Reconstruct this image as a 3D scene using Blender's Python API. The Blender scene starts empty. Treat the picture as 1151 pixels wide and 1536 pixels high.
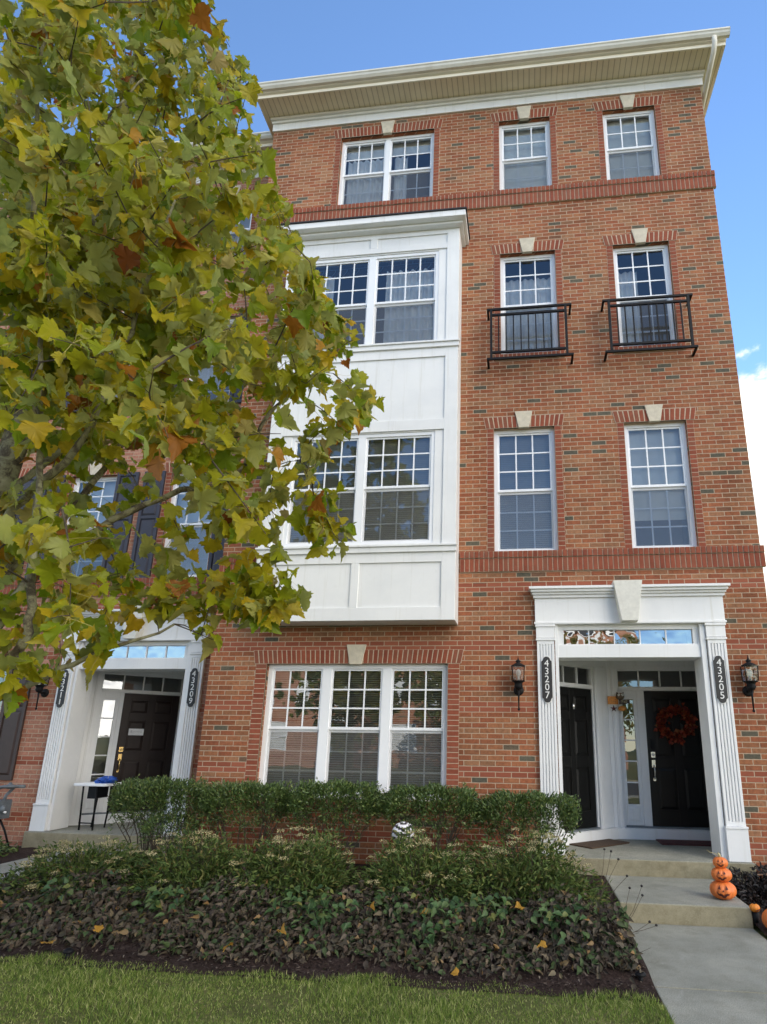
import bpy, math, random
import numpy as np
from mathutils import Matrix, Vector

random.seed(11)
RNG = np.random.default_rng(11)
SC = bpy.context.scene
COL = SC.collection
R = math.radians

# ------------------------------------------------------------------ materials
MATS = {}


def new_mat(name):
    m = bpy.data.materials.new(name)
    m.use_nodes = True
    nt = m.node_tree
    nt.nodes.clear()
    out = nt.nodes.new('ShaderNodeOutputMaterial')
    MATS[name] = m
    return m, nt, out


class G:
    """small helper for wiring shader nodes"""

    def __init__(self, nt):
        self.nt = nt

    def n(self, t, **kw):
        o = self.nt.nodes.new(t)
        for k, v in kw.items():
            setattr(o, k, v)
        return o

    def link(self, a, b):
        self.nt.links.new(a, b)

    def put(self, sock, v):
        if hasattr(v, 'links') or isinstance(v, bpy.types.NodeSocket):
            self.link(v, sock)
        else:
            sock.default_value = v

    def math(self, op, a, b=None, c=None, clamp=False):
        o = self.n('ShaderNodeMath', operation=op)
        o.use_clamp = clamp
        self.put(o.inputs[0], a)
        if b is not None:
            self.put(o.inputs[1], b)
        if c is not None:
            self.put(o.inputs[2], c)
        return o.outputs[0]

    def mix(self, fac, a, b, mode='MIX'):
        o = self.n('ShaderNodeMix', data_type='RGBA', blend_type=mode)
        self.put(o.inputs[0], fac)
        self.put(o.inputs[6], a if not isinstance(a, tuple) else (*a[:3], 1))
        self.put(o.inputs[7], b if not isinstance(b, tuple) else (*b[:3], 1))
        return o.outputs[2]

    def noise(self, scale, detail=3, rough=.5, vec=None, dist=0):
        o = self.n('ShaderNodeTexNoise')
        o.inputs['Scale'].default_value = scale
        o.inputs['Detail'].default_value = detail
        o.inputs['Roughness'].default_value = rough
        o.inputs['Distortion'].default_value = dist
        if vec is not None:
            self.link(vec, o.inputs['Vector'])
        return o.outputs['Fac']

    def ramp(self, fac, stops, interp='LINEAR'):
        o = self.n('ShaderNodeValToRGB')
        o.color_ramp.interpolation = interp
        el = o.color_ramp.elements
        while len(el) < len(stops):
            el.new(.5)
        for e, (p, c) in zip(el, stops):
            e.position = p
            e.color = (*c, 1) if len(c) == 3 else c
        self.put(o.inputs[0], fac)
        return o.outputs['Color']

    def obj(self):
        return self.n('ShaderNodeTexCoord').outputs['Object']

    def bump(self, h, strength=.3, dist=.01):
        o = self.n('ShaderNodeBump')
        o.inputs['Strength'].default_value = strength
        o.inputs['Distance'].default_value = dist
        self.link(h, o.inputs['Height'])
        return o.outputs['Normal']

    def bsdf(self, color, rough=.5, metal=0, normal=None, spec=.5):
        o = self.n('ShaderNodeBsdfPrincipled')
        self.put(o.inputs['Base Color'], (*color, 1) if isinstance(color, tuple) else color)
        self.put(o.inputs['Roughness'], rough)
        o.inputs['Metallic'].default_value = metal
        o.inputs['Specular IOR Level'].default_value = spec
        if normal is not None:
            self.link(normal, o.inputs['Normal'])
        return o


def mat_plain(name, col, rough=.5, metal=0, var=.12, scale=6, bump=.0, bscale=60, spec=.5, dirt=None):
    m, nt, out = new_mat(name)
    g = G(nt)
    v = g.obj()
    f = g.noise(scale, 4, .6, v)
    lo = tuple(c * (1 - var) for c in col)
    hi = tuple(min(1, c * (1 + var)) for c in col)
    c = g.ramp(f, [(.3, lo), (.7, hi)])
    if dirt:
        d = g.noise(2.3, 6, .75, v)
        d = g.math('MULTIPLY', g.math('SUBTRACT', d, .52, clamp=True), 2.4, clamp=True)
        c = g.mix(d, c, dirt)
    nrm = None
    if bump:
        nrm = g.bump(g.noise(bscale, 4, .6, v), bump, .01)
    b = g.bsdf(c, rough, metal, nrm, spec)
    g.link(b.outputs[0], out.inputs[0])
    return m


def mat_island(name, stops, rough=.5, trans=0.0, spec=.3, under=None):
    """colour picked per leaf/brick (mesh island)"""
    m, nt, out = new_mat(name)
    g = G(nt)
    r = g.n('ShaderNodeNewGeometry').outputs['Random Per Island']
    c = g.ramp(r, stops)
    tc = g.obj()
    f = g.noise(14, 3, .6, tc)
    c = g.mix(.5, c, g.ramp(f, [(.3, (.56, .60, .5)), (.65, (1, 1, 1))]), 'MULTIPLY')
    if under:
        bf = g.n('ShaderNodeNewGeometry').outputs['Backfacing']
        c = g.mix(g.math('MULTIPLY', bf, .6), c, under)
    b = g.bsdf(c, rough, 0, None, spec)
    if trans:
        t = g.n('ShaderNodeBsdfTranslucent')
        g.link(c, t.inputs[0])
        mx = g.n('ShaderNodeMixShader')
        mx.inputs[0].default_value = trans
        g.link(b.outputs[0], mx.inputs[1])
        g.link(t.outputs[0], mx.inputs[2])
        g.link(mx.outputs[0], out.inputs[0])
    else:
        g.link(b.outputs[0], out.inputs[0])
    return m


COURSE, BLEN = .0677, .2032


def mat_brick(name, pal, rust=True, z0=1.24, mortar=(.45, .335, .235)):
    m, nt, out = new_mat(name)
    g = G(nt)
    tc = g.obj()
    warp = g.noise(38, 2, .5, tc)
    sp = g.n('ShaderNodeSeparateXYZ')
    g.link(tc, sp.inputs[0])
    u = g.math('ADD', sp.outputs[0], sp.outputs[1])
    u = g.math('ADD', u, g.math('MULTIPLY', g.math('SUBTRACT', warp, .5), .006))
    z = g.math('ADD', g.math('SUBTRACT', sp.outputs[2], z0 - 20 * 12 * COURSE), g.math('MULTIPLY', g.math('SUBTRACT', g.noise(31, 2, .5, tc), .5), .005))
    zr = g.math('DIVIDE', z, COURSE)
    row = g.math('FLOOR', zr)
    fz = g.math('FRACT', zr)
    odd = g.math('MODULO', row, 2)
    ur = g.math('ADD', g.math('ADD', g.math('DIVIDE', u, BLEN), 500), g.math('MULTIPLY', odd, .5))
    colm = g.math('FLOOR', ur)
    fu = g.math('FRACT', ur)
    cmb = g.n('ShaderNodeCombineXYZ')
    g.link(colm, cmb.inputs[0])
    g.link(row, cmb.inputs[1])
    wn = g.n('ShaderNodeTexWhiteNoise', noise_dimensions='2D')
    g.link(cmb.outputs[0], wn.inputs['Vector'])
    base = g.ramp(wn.outputs['Value'], pal)
    # clusters of dark engineered bricks
    # speckle and smear inside the bricks
    sm = g.noise(26, 5, .7, tc)
    base = g.mix(.75, base, g.ramp(sm, [(.28, (.48, .5, .52)), (.52, (.95, .95, .95)), (.75, (1.35, 1.3, 1.2))]), 'MULTIPLY')
    big = g.noise(.9, 4, .6, tc)
    base = g.mix(.8, base, g.ramp(big, [(.3, (.78, .77, .74)), (.7, (1.12, 1.1, 1.06))]), 'MULTIPLY')
    mps = g.n('ShaderNodeMapping')
    mps.inputs['Scale'].default_value = (2.2, 2.2, .22)
    g.link(tc, mps.inputs[0])
    streak = g.ramp(g.noise(1.0, 5, .65, mps.outputs[0]), [(.32, (.74, .73, .72)), (.5, (1, 1, 1)), (.72, (1.12, 1.10, 1.08))])
    base = g.mix(.85, base, streak, 'MULTIPLY')
    if rust:
        k = g.math('MODULO', row, 12)
        isr = g.math('MULTIPLY', g.math('LESS_THAN', k, 1.5), g.math('LESS_THAN', sp.outputs[2], 3.8))
        base = g.mix(isr, base, g.mix(wn.outputs['Value'], (.24, .07, .04), (.32, .105, .06)))
    # mortar mask with soft edge

    def edge(f, w, s):
        a = g.math('SMOOTH_MIN', f, g.math('SUBTRACT', 1, f), .01)
        return g.n('ShaderNodeMapRange', interpolation_type='SMOOTHSTEP'), a, w, s

    def mk(f, w, s):
        a = g.math('MINIMUM', f, g.math('SUBTRACT', 1, f))
        o = g.n('ShaderNodeMapRange', interpolation_type='SMOOTHSTEP')
        g.link(a, o.inputs[0])
        o.inputs[1].default_value = w - s
        o.inputs[2].default_value = w + s
        return o.outputs[0]
    bm = g.math('MULTIPLY', mk(fz, .078, .03), mk(fu, .026, .012))
    mc = g.mix(g.noise(60, 3, .6, tc), tuple(c * .75 for c in mortar), tuple(c * 1.15 for c in mortar))
    col = g.mix(bm, mc, base)
    h = g.math('ADD', g.math('MULTIPLY', bm, .8), g.math('MULTIPLY', g.noise(120, 3, .6, tc), .35))
    b = g.bsdf(col, .85, 0, g.bump(h, .55, .008), .2)
    g.link(b.outputs[0], out.inputs[0])
    return m


PAL_MAIN = [(0, (0.1024, 0.096, 0.0742)), (0.055, (0.1216, 0.1088, 0.0794)), (0.065, (0.2359, 0.0864, 0.043)), (0.25, (0.3352, 0.121, 0.0594)), (0.45, (0.2856, 0.0945, 0.0491)), (0.62, (0.3725, 0.1555, 0.0768)), (0.8, (0.2732, 0.1152, 0.0594)), (0.92, (0.3601, 0.1786, 0.0973)), (1, (0.2607, 0.1267, 0.0696))]
PAL_PINK = [(0, (0.3696, 0.168, 0.112)), (0.3, (0.4256, 0.2016, 0.1344)), (0.6, (0.336, 0.14, 0.0896)), (1, (0.448, 0.224, 0.1568))]
BRICK = mat_brick('brick_red', PAL_MAIN)
BRICKP = mat_brick('brick_rose', PAL_PINK)
PIECE = mat_island('brick_trim', [(0, (.23, .062, .037)), (.5, (.30, .085, .048)), (1, (.25, .09, .056))], .85, 0, .2)
MORTAR = mat_plain('mortar', (.47, .37, .27), .95, 0, .15, 60, .4, 90)
LIME = mat_plain('limestone', (.56, .5, .39), .85, 0, .12, 12, .3, 120)


def mat_trim():
    m, nt, out = new_mat('white_trim')
    g = G(nt)
    tc = g.obj()
    c = g.ramp(g.noise(1.7, 5, .65, tc), [(.3, (.73, .735, .735)), (.65, (.80, .80, .79))])
    mp = g.n('ShaderNodeMapping')
    mp.inputs['Scale'].default_value = (14, 14, .55)
    g.link(tc, mp.inputs[0])
    st = g.math('MULTIPLY', g.math('SUBTRACT', g.noise(1.0, 5, .7, mp.outputs[0]), .55, clamp=True), 2.6, clamp=True)
    c = g.mix(st, c, (.60, .585, .53))
    sp = g.math('MULTIPLY', g.math('SUBTRACT', g.noise(5, 6, .8, tc), .62, clamp=True), 3, clamp=True)
    c = g.mix(sp, c, (.58, .57, .53))
    b = g.bsdf(c, .48, 0, g.bump(g.noise(3, 4, .6, tc), .12, .02), .4)
    g.link(b.outputs[0], out.inputs[0])
    return m


WHITE = mat_trim()
VINYL = mat_plain('white_vinyl', (.82, .83, .85), .35, 0, .02, 3)
CREAM = mat_plain('cream_board', (.78, .74, .62), .5, 0, .05, 3, .08, 20)
KEYW = mat_plain('stone_white_keystone', (.68, .665, .60), .8, 0, .08, 20, .3, 90)
GUTTER = mat_plain('gutter_metal', (.66, .64, .57), .4, 0, .06, 3, .03, 8, .5, (.5, .47, .4))
BLACKM = mat_plain('black_iron', (.005, .005, .006), .6, 0, .25, 20, .1, 80, .25)
ROOFM = mat_plain('dark_membrane', (.02, .02, .024), .8, 0, .2, 10, .3, 60)
DOORB = mat_plain('black_door_paint', (.0055, .0055, .005), .42, 0, .2, 5, .03, 40, .3)
DOORBR = mat_plain('brown_door_paint', (.020, .0105, .008), .42, 0, .15, 5, .03, 40, .3)
SHUT = mat_plain('shutter_slate', (.030, .028, .040), .5, 0, .15, 8, .05, 40)
SHUTBR = mat_plain('shutter_brown', (.045, .026, .021), .5, 0, .15, 8, .05, 40)
BRASS = mat_plain('brass', (.72, .5, .2), .25, 1, .1, 20)
NICKEL = mat_plain('nickel', (.7, .68, .64), .25, 1, .1, 20)
ROOMW = mat_plain('room_wall', (.30, .27, .23), .9, 0, .05, 3)
PLASTICW = mat_plain('white_plastic', (.78, .79, .8), .4, 0, .03, 5)
GREYM = mat_plain('grey_painted_metal', (.13, .15, .165), .5, .1, .2, 14, .1, 60)
PAPER = mat_plain('paper', (.75, .75, .74), .8)
INK = mat_plain('ink', (.12, .12, .13), .8)
BLUEP = mat_plain('blue_plastic', (.012, .07, .34), .3, 0, .45, 18, .3, 30)
PLAQ = mat_plain('plaque_dark', (.025, .023, .022), .5, 0, .1, 20, .1, 90)
NUMW = mat_plain('numeral_white', (.8, .79, .76), .4)
MATBR = mat_plain('coir_mat', (.075, .045, .026), .95, 0, .4, 60, .6, 220)
MATRD = mat_plain('red_mat', (.10, .030, .028), .95, 0, .5, 14, .6, 220)
ORANGE = mat_plain('pumpkin_orange', (.74, .19, .04), .45, 0, .12, 7, .08, 40)
YELLO = mat_plain('pumpkin_amber', (.75, .24, .02), .45, 0, .12, 12)
STEMG = mat_plain('pumpkin_stem', (.45, .38, .2), .6)
FACE = mat_plain('carved_face', (.07, .012, .01), .7)
BULB = mat_plain('bulb_glass', (.85, .82, .76), .1)
CURT = mat_plain('curtain_cloth', (.82, .82, .8), .9, 0, .1, 4)
BLIND = mat_plain('blind_slats', (.82, .82, .76), .6, 0, .06, 3)
BLINDD = mat_plain('blind_slats_grey', (.62, .63, .62), .6, 0, .06, 3)
STRIPE_W = mat_plain('stripe_white', (.75, .73, .75), .4)
STRIPE_D = mat_plain('stripe_dark', (.03, .022, .028), .4)
BARK_T = mat_plain('twig_bark', (.075, .058, .04), .9, 0, .3, 30, .4, 80)
WOODB = mat_plain('board_orange', (.62, .24, .045), .6, 0, .4, 60)
WOODD = mat_plain('board_dark', (.045, .022, .016), .6, 0, .2, 40)
OWLB = mat_plain('owl_brown', (.12, .075, .04), .7, 0, .3, 50)


def mat_soffit():
    m, nt, out = new_mat('vented_soffit')
    g = G(nt)
    tc = g.obj()
    sp = g.n('ShaderNodeSeparateXYZ')
    g.link(tc, sp.inputs[0])
    f = g.math('FRACT', g.math('MULTIPLY', sp.outputs[0], 10.5))
    groove = g.math('LESS_THAN', f, .16)
    f2 = g.math('FRACT', g.math('MULTIPLY', sp.outputs[0], 42))
    h = g.math('SUBTRACT', 1, groove)
    c = g.mix(groove, (.78, .72, .56), (.5, .45, .33))
    c = g.mix(.5, c, g.ramp(g.noise(3, 4, .6, tc), [(.3, (.75, .74, .7)), (.7, (1, 1, 1))]), 'MULTIPLY')
    b = g.bsdf(c, .55, 0, g.bump(g.math('ADD', h, g.math('MULTIPLY', f2, .15)), .6, .01))
    g.link(b.outputs[0], out.inputs[0])
    return m


SOFFIT = mat_soffit()


def mat_glass(name, wav=.25, scale=2.2, refl=1.6, tint=(.86, .9, .92), base=.05):
    m, nt, out = new_mat(name)
    g = G(nt)
    tc = g.obj()
    nz = g.noise(scale, 1.5, .4, tc)
    nrm = g.bump(nz, wav, .02)
    fr = g.n('ShaderNodeFresnel')
    fr.inputs[0].default_value = 1.55
    fac = g.math('ADD', g.math('MULTIPLY', fr.outputs[0], refl), base, clamp=True)
    t = g.n('ShaderNodeBsdfTransparent')
    t.inputs[0].default_value = (*tint, 1)
    gl = g.n('ShaderNodeBsdfGlossy')
    gl.inputs['Roughness'].default_value = 0.0
    gl.inputs['Color'].default_value = (.93, .96, 1, 1)
    g.link(nrm, gl.inputs['Normal'])
    mx = g.n('ShaderNodeMixShader')
    g.link(fac, mx.inputs[0])
    g.link(t.outputs[0], mx.inputs[1])
    g.link(gl.outputs[0], mx.inputs[2])
    g.link(mx.outputs[0], out.inputs[0])
    return m


GLASS = mat_glass('window_glass', .10, 2.0, 1.7, (.92, .94, .95), .06)
GLASSG = mat_glass('ground_window_glass', .09, 2.4, 2.3, (.92, .94, .92), .10)
GLASSW = mat_glass('wavy_transom_glass', .55, 4.0, 3, (.5, .5, .45), .22)
GLASSD = mat_glass('door_glass', .12, 3.0, 2.2, (.7, .74, .74), .06)
GLASSL = mat_glass('lantern_glass', .1, 20, 1.2, (.9, .9, .88), .03)


def mat_screen():
    m, nt, out = new_mat('insect_screen')
    g = G(nt)
    t = g.n('ShaderNodeBsdfTransparent')
    d = g.n('ShaderNodeBsdfDiffuse')
    d.inputs[0].default_value = (.25, .25, .24, 1)
    mx = g.n('ShaderNodeMixShader')
    mx.inputs[0].default_value = .20
    g.link(t.outputs[0], mx.inputs[1])
    g.link(d.outputs[0], mx.inputs[2])
    g.link(mx.outputs[0], out.inputs[0])
    return m


SCREEN = mat_screen()


def mat_concrete():
    m, nt, out = new_mat('concrete')
    g = G(nt)
    tc = g.obj()
    a = g.noise(1.6, 5, .7, tc)
    c = g.ramp(a, [(.25, (.21, .212, .175)), (.5, (.30, .30, .255)), (.75, (.40, .39, .33))])
    sp = g.noise(140, 2, .6, tc)
    c = g.mix(.8, c, g.ramp(sp, [(.35, (.5, .5, .48)), (.6, (1.15, 1.15, 1.15))]), 'MULTIPLY')
    st = g.noise(4.2, 6, .75, tc)
    st = g.math('MULTIPLY', g.math('SUBTRACT', st, .52, clamp=True), 3.2, clamp=True)
    c = g.mix(st, c, (.175, .17, .13))
    lt = g.math('MULTIPLY', g.math('SUBTRACT', g.noise(2.7, 6, .8, tc, .8), .60, clamp=True), 3.5, clamp=True)
    c = g.mix(lt, c, (.44, .43, .39))
    # the risers weather to an ochre lichen tone
    ge = g.n('ShaderNodeNewGeometry')
    s2 = g.n('ShaderNodeSeparateXYZ')
    g.link(ge.outputs['True Normal'], s2.inputs[0])
    ver = g.math('SUBTRACT', 1, g.math('ABSOLUTE', s2.outputs[2]), clamp=True)
    c = g.mix(g.math('MULTIPLY', ver, .75), c, g.ramp(g.noise(9, 5, .7, tc), [(.3, (.20, .165, .085)), (.7, (.36, .31, .19))]))
    b = g.bsdf(c, .9, 0, g.bump(g.math('ADD', sp, g.noise(30, 4, .6, tc)), .25, .006), .25)
    g.link(b.outputs[0], out.inputs[0])
    return m


CONC = mat_concrete()


def mat_ground(name, stops, scale, bump=.6, fine=40, rough=.95):
    m, nt, out = new_mat(name)
    g = G(nt)
    tc = g.obj()
    a = g.noise(scale, 6, .7, tc)
    f = g.noise(fine, 4, .7, tc)
    mixv = g.math('ADD', g.math('MULTIPLY', a, .55), g.math('MULTIPLY', f, .45))
    c = g.ramp(mixv, stops)
    b = g.bsdf(c, rough, 0, g.bump(f, bump, .02), .15)
    g.link(b.outputs[0], out.inputs[0])
    return m


MULCH = mat_ground('mulch_soil', [(.3, (.018, .011, .009)), (.5, (.04, .025, .02)), (.68, (.085, .062, .055))], 5, 1.0, 45)
LAWN = mat_ground('turf_soil', [(.3, (.05, .055, .018)), (.5, (.10, .11, .035)), (.7, (.24, .20, .10))], 1.1, .8, 30)
ASPH = mat_ground('asphalt', [(.3, (.04, .04, .042)), (.7, (.065, .065, .066))], 3, .3, 120)
FARG = mat_ground('far_ground', [(.3, (.05, .07, .02)), (.7, (.1, .11, .04))], .3, .2, 4)


def mat_bark():
    m, nt, out = new_mat('sycamore_bark')
    g = G(nt)
    tc = g.obj()
    v = g.n('ShaderNodeTexVoronoi')
    v.inputs['Scale'].default_value = 8
    g.link(tc, v.inputs['Vector'])
    n = g.noise(11, 6, .72, tc, 1.2)
    c = g.ramp(g.math('ADD', g.math('MULTIPLY', n, .85), g.math('MULTIPLY', v.outputs['Distance'], .22)), [(.35, (.05, .04, .028)), (.47, (.12, .10, .065)), (.55, (.235, .22, .125)), (.7, (.33, .32, .20))])
    b = g.bsdf(c, .85, 0, g.bump(n, .5, .01), .2)
    g.link(b.outputs[0], out.inputs[0])
    return m


BARK = mat_bark()
LEAF = mat_island('sycamore_leaf', [(0, (.19, .29, .014)), (.16, (.29, .36, .016)), (.40, (.42, .43, .018)), (.66, (.52, .46, .022)), (.85, (.54, .43, .022)), (.935, (.66, .46, .02)), (.975, (.50, .20, .02)), (1, (.30, .09, .02))], .42, .60, .35, (.40, .42, .16))
LSTALK = mat_plain('leaf_stalk', (.30, .25, .06), .6)
HEDGEL = mat_island('hedge_leaf', [(0, (0.0508, 0.0943, 0.0261)), (0.5, (0.087, 0.145, 0.0362)), (0.85, (0.1305, 0.1812, 0.0508)), (1, (0.1885, 0.2175, 0.058))], .4, .15, .45)
SPIRL = mat_island('spirea_leaf', [(0, (0.0504, 0.0896, 0.0202)), (0.45, (0.0896, 0.14, 0.0291)), (0.8, (0.14, 0.1848, 0.0448)), (0.95, (0.2128, 0.2016, 0.0616)), (1, (0.2464, 0.168, 0.0672))], .55, .2, .3)
SPIRF = mat_island('spirea_seedhead', [(0, (0.35, 0.2875, 0.15)), (0.5, (0.475, 0.4125, 0.225)), (1, (0.6, 0.5375, 0.3125))], .9, .1, .1)
GCL = mat_island('groundcover_leaf', [(0, (.045, .075, .025)), (.14, (.07, .11, .035)), (.22, (.05, .045, .03)), (.42, (.085, .066, .045)), (.6, (.145, .115, .08)), (.72, (.05, .036, .03)), (.86, (.10, .07, .052)), (.96, (.19, .15, .09)), (1, (.30, .17, .06))], .6, .15, .3)
DARKL = mat_island('dark_purple_leaf', [(0, (.010, .010, .009)), (.6, (.022, .018, .017)), (1, (.045, .03, .026))], .45, .1, .4)
GCG = mat_island('green_groundcover_leaf', [(0, (.035, .075, .025)), (.5, (.06, .12, .035)), (.85, (.10, .15, .05)), (1, (.2, .2, .05))], .5, .15, .35)
GRASSL = mat_island('grass_blade', [(0, (0.1239, 0.2117, 0.0351)), (0.45, (0.2066, 0.2873, 0.054)), (0.75, (0.3167, 0.3704, 0.0945)), (1, (0.5783, 0.5594, 0.2565))], .6, .3, .2)
CHIPL = mat_island('mulch_chip', [(0, (.02, .012, .01)), (.6, (.05, .032, .026)), (.9, (.12, .09, .075)), (1, (.26, .21, .17))], .9, 0, .2)
FALLL = mat_island('fallen_leaf', [(0, (.42, .13, .025)), (.5, (.50, .22, .04)), (.8, (.5, .38, .04)), (1, (.33, .16, .07))], .5, .25, .3)
FLORAL = mat_island('wreath_petal', [(0, (0.0936, 0.0086, 0.0094)), (0.3, (0.2059, 0.0215, 0.0109)), (0.55, (0.337, 0.0501, 0.014)), (0.75, (0.234, 0.0358, 0.0156)), (0.9, (0.3182, 0.1144, 0.039)), (1, (0.0842, 0.0429, 0.0195))], .6, .15, .3)
OPPL = mat_island('street_tree_leaf', [(0, (0.072, 0.102, 0.0216)), (0.5, (0.144, 0.156, 0.03)), (1, (0.264, 0.18, 0.036))], .6, .3, .2)


# ------------------------------------------------------------------ objects
def thing(name, label, cat, loc=(0, 0, 0), group=None):
    o = bpy.data.objects.new(name, None)
    o.empty_display_size = .2
    COL.objects.link(o)
    o.location = loc
    o['label'] = label
    o['category'] = cat
    if group:
        o['group'] = group
    return o


def tag(o, label=None, cat=None, group=None, kind=None):
    if label:
        o['label'] = label
    if cat:
        o['category'] = cat
    if group:
        o['group'] = group
    if kind:
        o['kind'] = kind
    return o


def rootloc(p):
    v = Vector((0, 0, 0))
    while p is not None:
        v += p.location
        p = p.parent
    return v


class MB:
    """collects shapes given in world coordinates; build() links one mesh object"""

    def __init__(self):
        self.v, self.f, self.mi, self.sm = [], [], [], []
        self.M = None
        self.m = 0
        self.smooth = False

    def add(self, vs, fs):
        o = len(self.v)
        if self.M is not None:
            vs = [tuple(self.M @ Vector(p)) for p in vs]
        self.v.extend(vs)
        for f in fs:
            self.f.append([i + o for i in f])
            self.mi.append(self.m)
            self.sm.append(self.smooth)

    def box(self, x0, x1, y0, y1, z0, z1):
        self.add([(x0, y0, z0), (x1, y0, z0), (x1, y1, z0), (x0, y1, z0), (x0, y0, z1), (x1, y0, z1), (x1, y1, z1), (x0, y1, z1)],
                 [(0, 3, 2, 1), (4, 5, 6, 7), (0, 1, 5, 4), (1, 2, 6, 5), (2, 3, 7, 6), (3, 0, 4, 7)])

    def quad(self, a, b, c, d):
        self.add([a, b, c, d], [(0, 1, 2, 3)])

    def prism(self, poly, y0, y1):
        """poly of (x,z), counter-clockwise seen from -Y"""
        n = len(poly)
        vs = [(x, y0, z) for x, z in poly] + [(x, y1, z) for x, z in poly]
        fs = [tuple(range(n)), tuple(range(2 * n - 1, n - 1, -1))]
        for i in range(n):
            j = (i + 1) % n
            fs.append((i, i + n, j + n, j))
        self.add(vs, fs)

    def prism_x(self, poly, x0, x1):
        """poly of (y,z)"""
        n = len(poly)
        vs = [(x0, y, z) for y, z in poly] + [(x1, y, z) for y, z in poly]
        fs = [tuple(range(n)), tuple(range(2 * n - 1, n - 1, -1))]
        for i in range(n):
            j = (i + 1) % n
            fs.append((i, i + n, j + n, j))
        self.add(vs, fs)

    def prism_z(self, poly, z0, z1):
        n = len(poly)
        vs = [(x, y, z0) for x, y in poly] + [(x, y, z1) for x, y in poly]
        fs = [tuple(range(n - 1, -1, -1)), tuple(range(n, 2 * n))]
        for i in range(n):
            j = (i + 1) % n
            fs.append((i, j, j + n, i + n))
        self.add(vs, fs)

    def field(self, x0, x1, z0, z1, yb, yf, ins):
        """raised bevelled panel"""
        self.add([(x0, yb, z0), (x1, yb, z0), (x1, yb, z1), (x0, yb, z1), (x0 + ins, yf, z0 + ins), (x1 - ins, yf, z0 + ins), (x1 - ins, yf, z1 - ins), (x0 + ins, yf, z1 - ins)],
                 [(4, 5, 6, 7), (0, 1, 5, 4), (1, 2, 6, 5), (2, 3, 7, 6), (3, 0, 4, 7)])

    def tube(self, pts, rad, n=8, cap=True):
        pts = [Vector(p) for p in pts]
        if not isinstance(rad, (list, tuple)):
            rad = [rad] * len(pts)
        vs, fs = [], []
        t0 = (pts[1] - pts[0]).normalized()
        up = Vector((0, 0, 1)) if abs(t0.z) < .9 else Vector((1, 0, 0))
        a = t0.cross(up).normalized()
        for i, p in enumerate(pts):
            t = (pts[min(i + 1, len(pts) - 1)] - pts[max(i - 1, 0)])
            t = t.normalized() if t.length > 1e-9 else t0
            a = (a - t * a.dot(t))
            a = a.normalized() if a.length > 1e-6 else t.orthogonal().normalized()
            b = t.cross(a)
            for k in range(n):
                an = 2 * math.pi * k / n
                vs.append(tuple(p + (a * math.cos(an) + b * math.sin(an)) * rad[i]))
        for i in range(len(pts) - 1):
            for k in range(n):
                k2 = (k + 1) % n
                fs.append((i * n + k, i * n + k2, (i + 1) * n + k2, (i + 1) * n + k))
        if cap:
            fs.append(tuple(range(n - 1, -1, -1)))
            fs.append(tuple(range((len(pts) - 1) * n, len(pts) * n)))
        s = self.smooth
        self.smooth = n > 5
        self.add(vs, fs)
        self.smooth = s

    def lathe(self, c, prof, n=24, rib=None):
        """prof: (radius, z) from bottom to top"""
        vs, fs = [], []
        for r, z in prof:
            for k in range(n):
                an = 2 * math.pi * k / n
                q = r * (rib(an) if rib else 1)
                vs.append((c[0] + q * math.cos(an), c[1] + q * math.sin(an), c[2] + z))
        for i in range(len(prof) - 1):
            for k in range(n):
                k2 = (k + 1) % n
                fs.append((i * n + k, i * n + k2, (i + 1) * n + k2, (i + 1) * n + k))
        fs.append(tuple(range(n - 1, -1, -1)))
        fs.append(tuple(range((len(prof) - 1) * n, len(prof) * n)))
        s = self.smooth
        self.smooth = True
        self.add(vs, fs)
        self.smooth = s

    def build(self, name, mats, parent=None, bevel=0):
        if not isinstance(mats, (list, tuple)):
            mats = [mats]
        off = rootloc(parent)
        me = bpy.data.meshes.new(name)
        me.from_pydata([(p[0] - off.x, p[1] - off.y, p[2] - off.z) for p in self.v], [], self.f)
        for m in mats:
            me.materials.append(m)
        me.polygons.foreach_set('material_index', self.mi)
        me.polygons.foreach_set('use_smooth', self.sm)
        me.update()
        o = bpy.data.objects.new(name, me)
        COL.objects.link(o)
        o.parent = parent
        if bevel:
            b = o.modifiers.new('bevel', 'BEVEL')
            b.width = bevel
            b.segments = 2
            b.limit_method = 'ANGLE'
            b.angle_limit = R(50)
        return o


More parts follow.
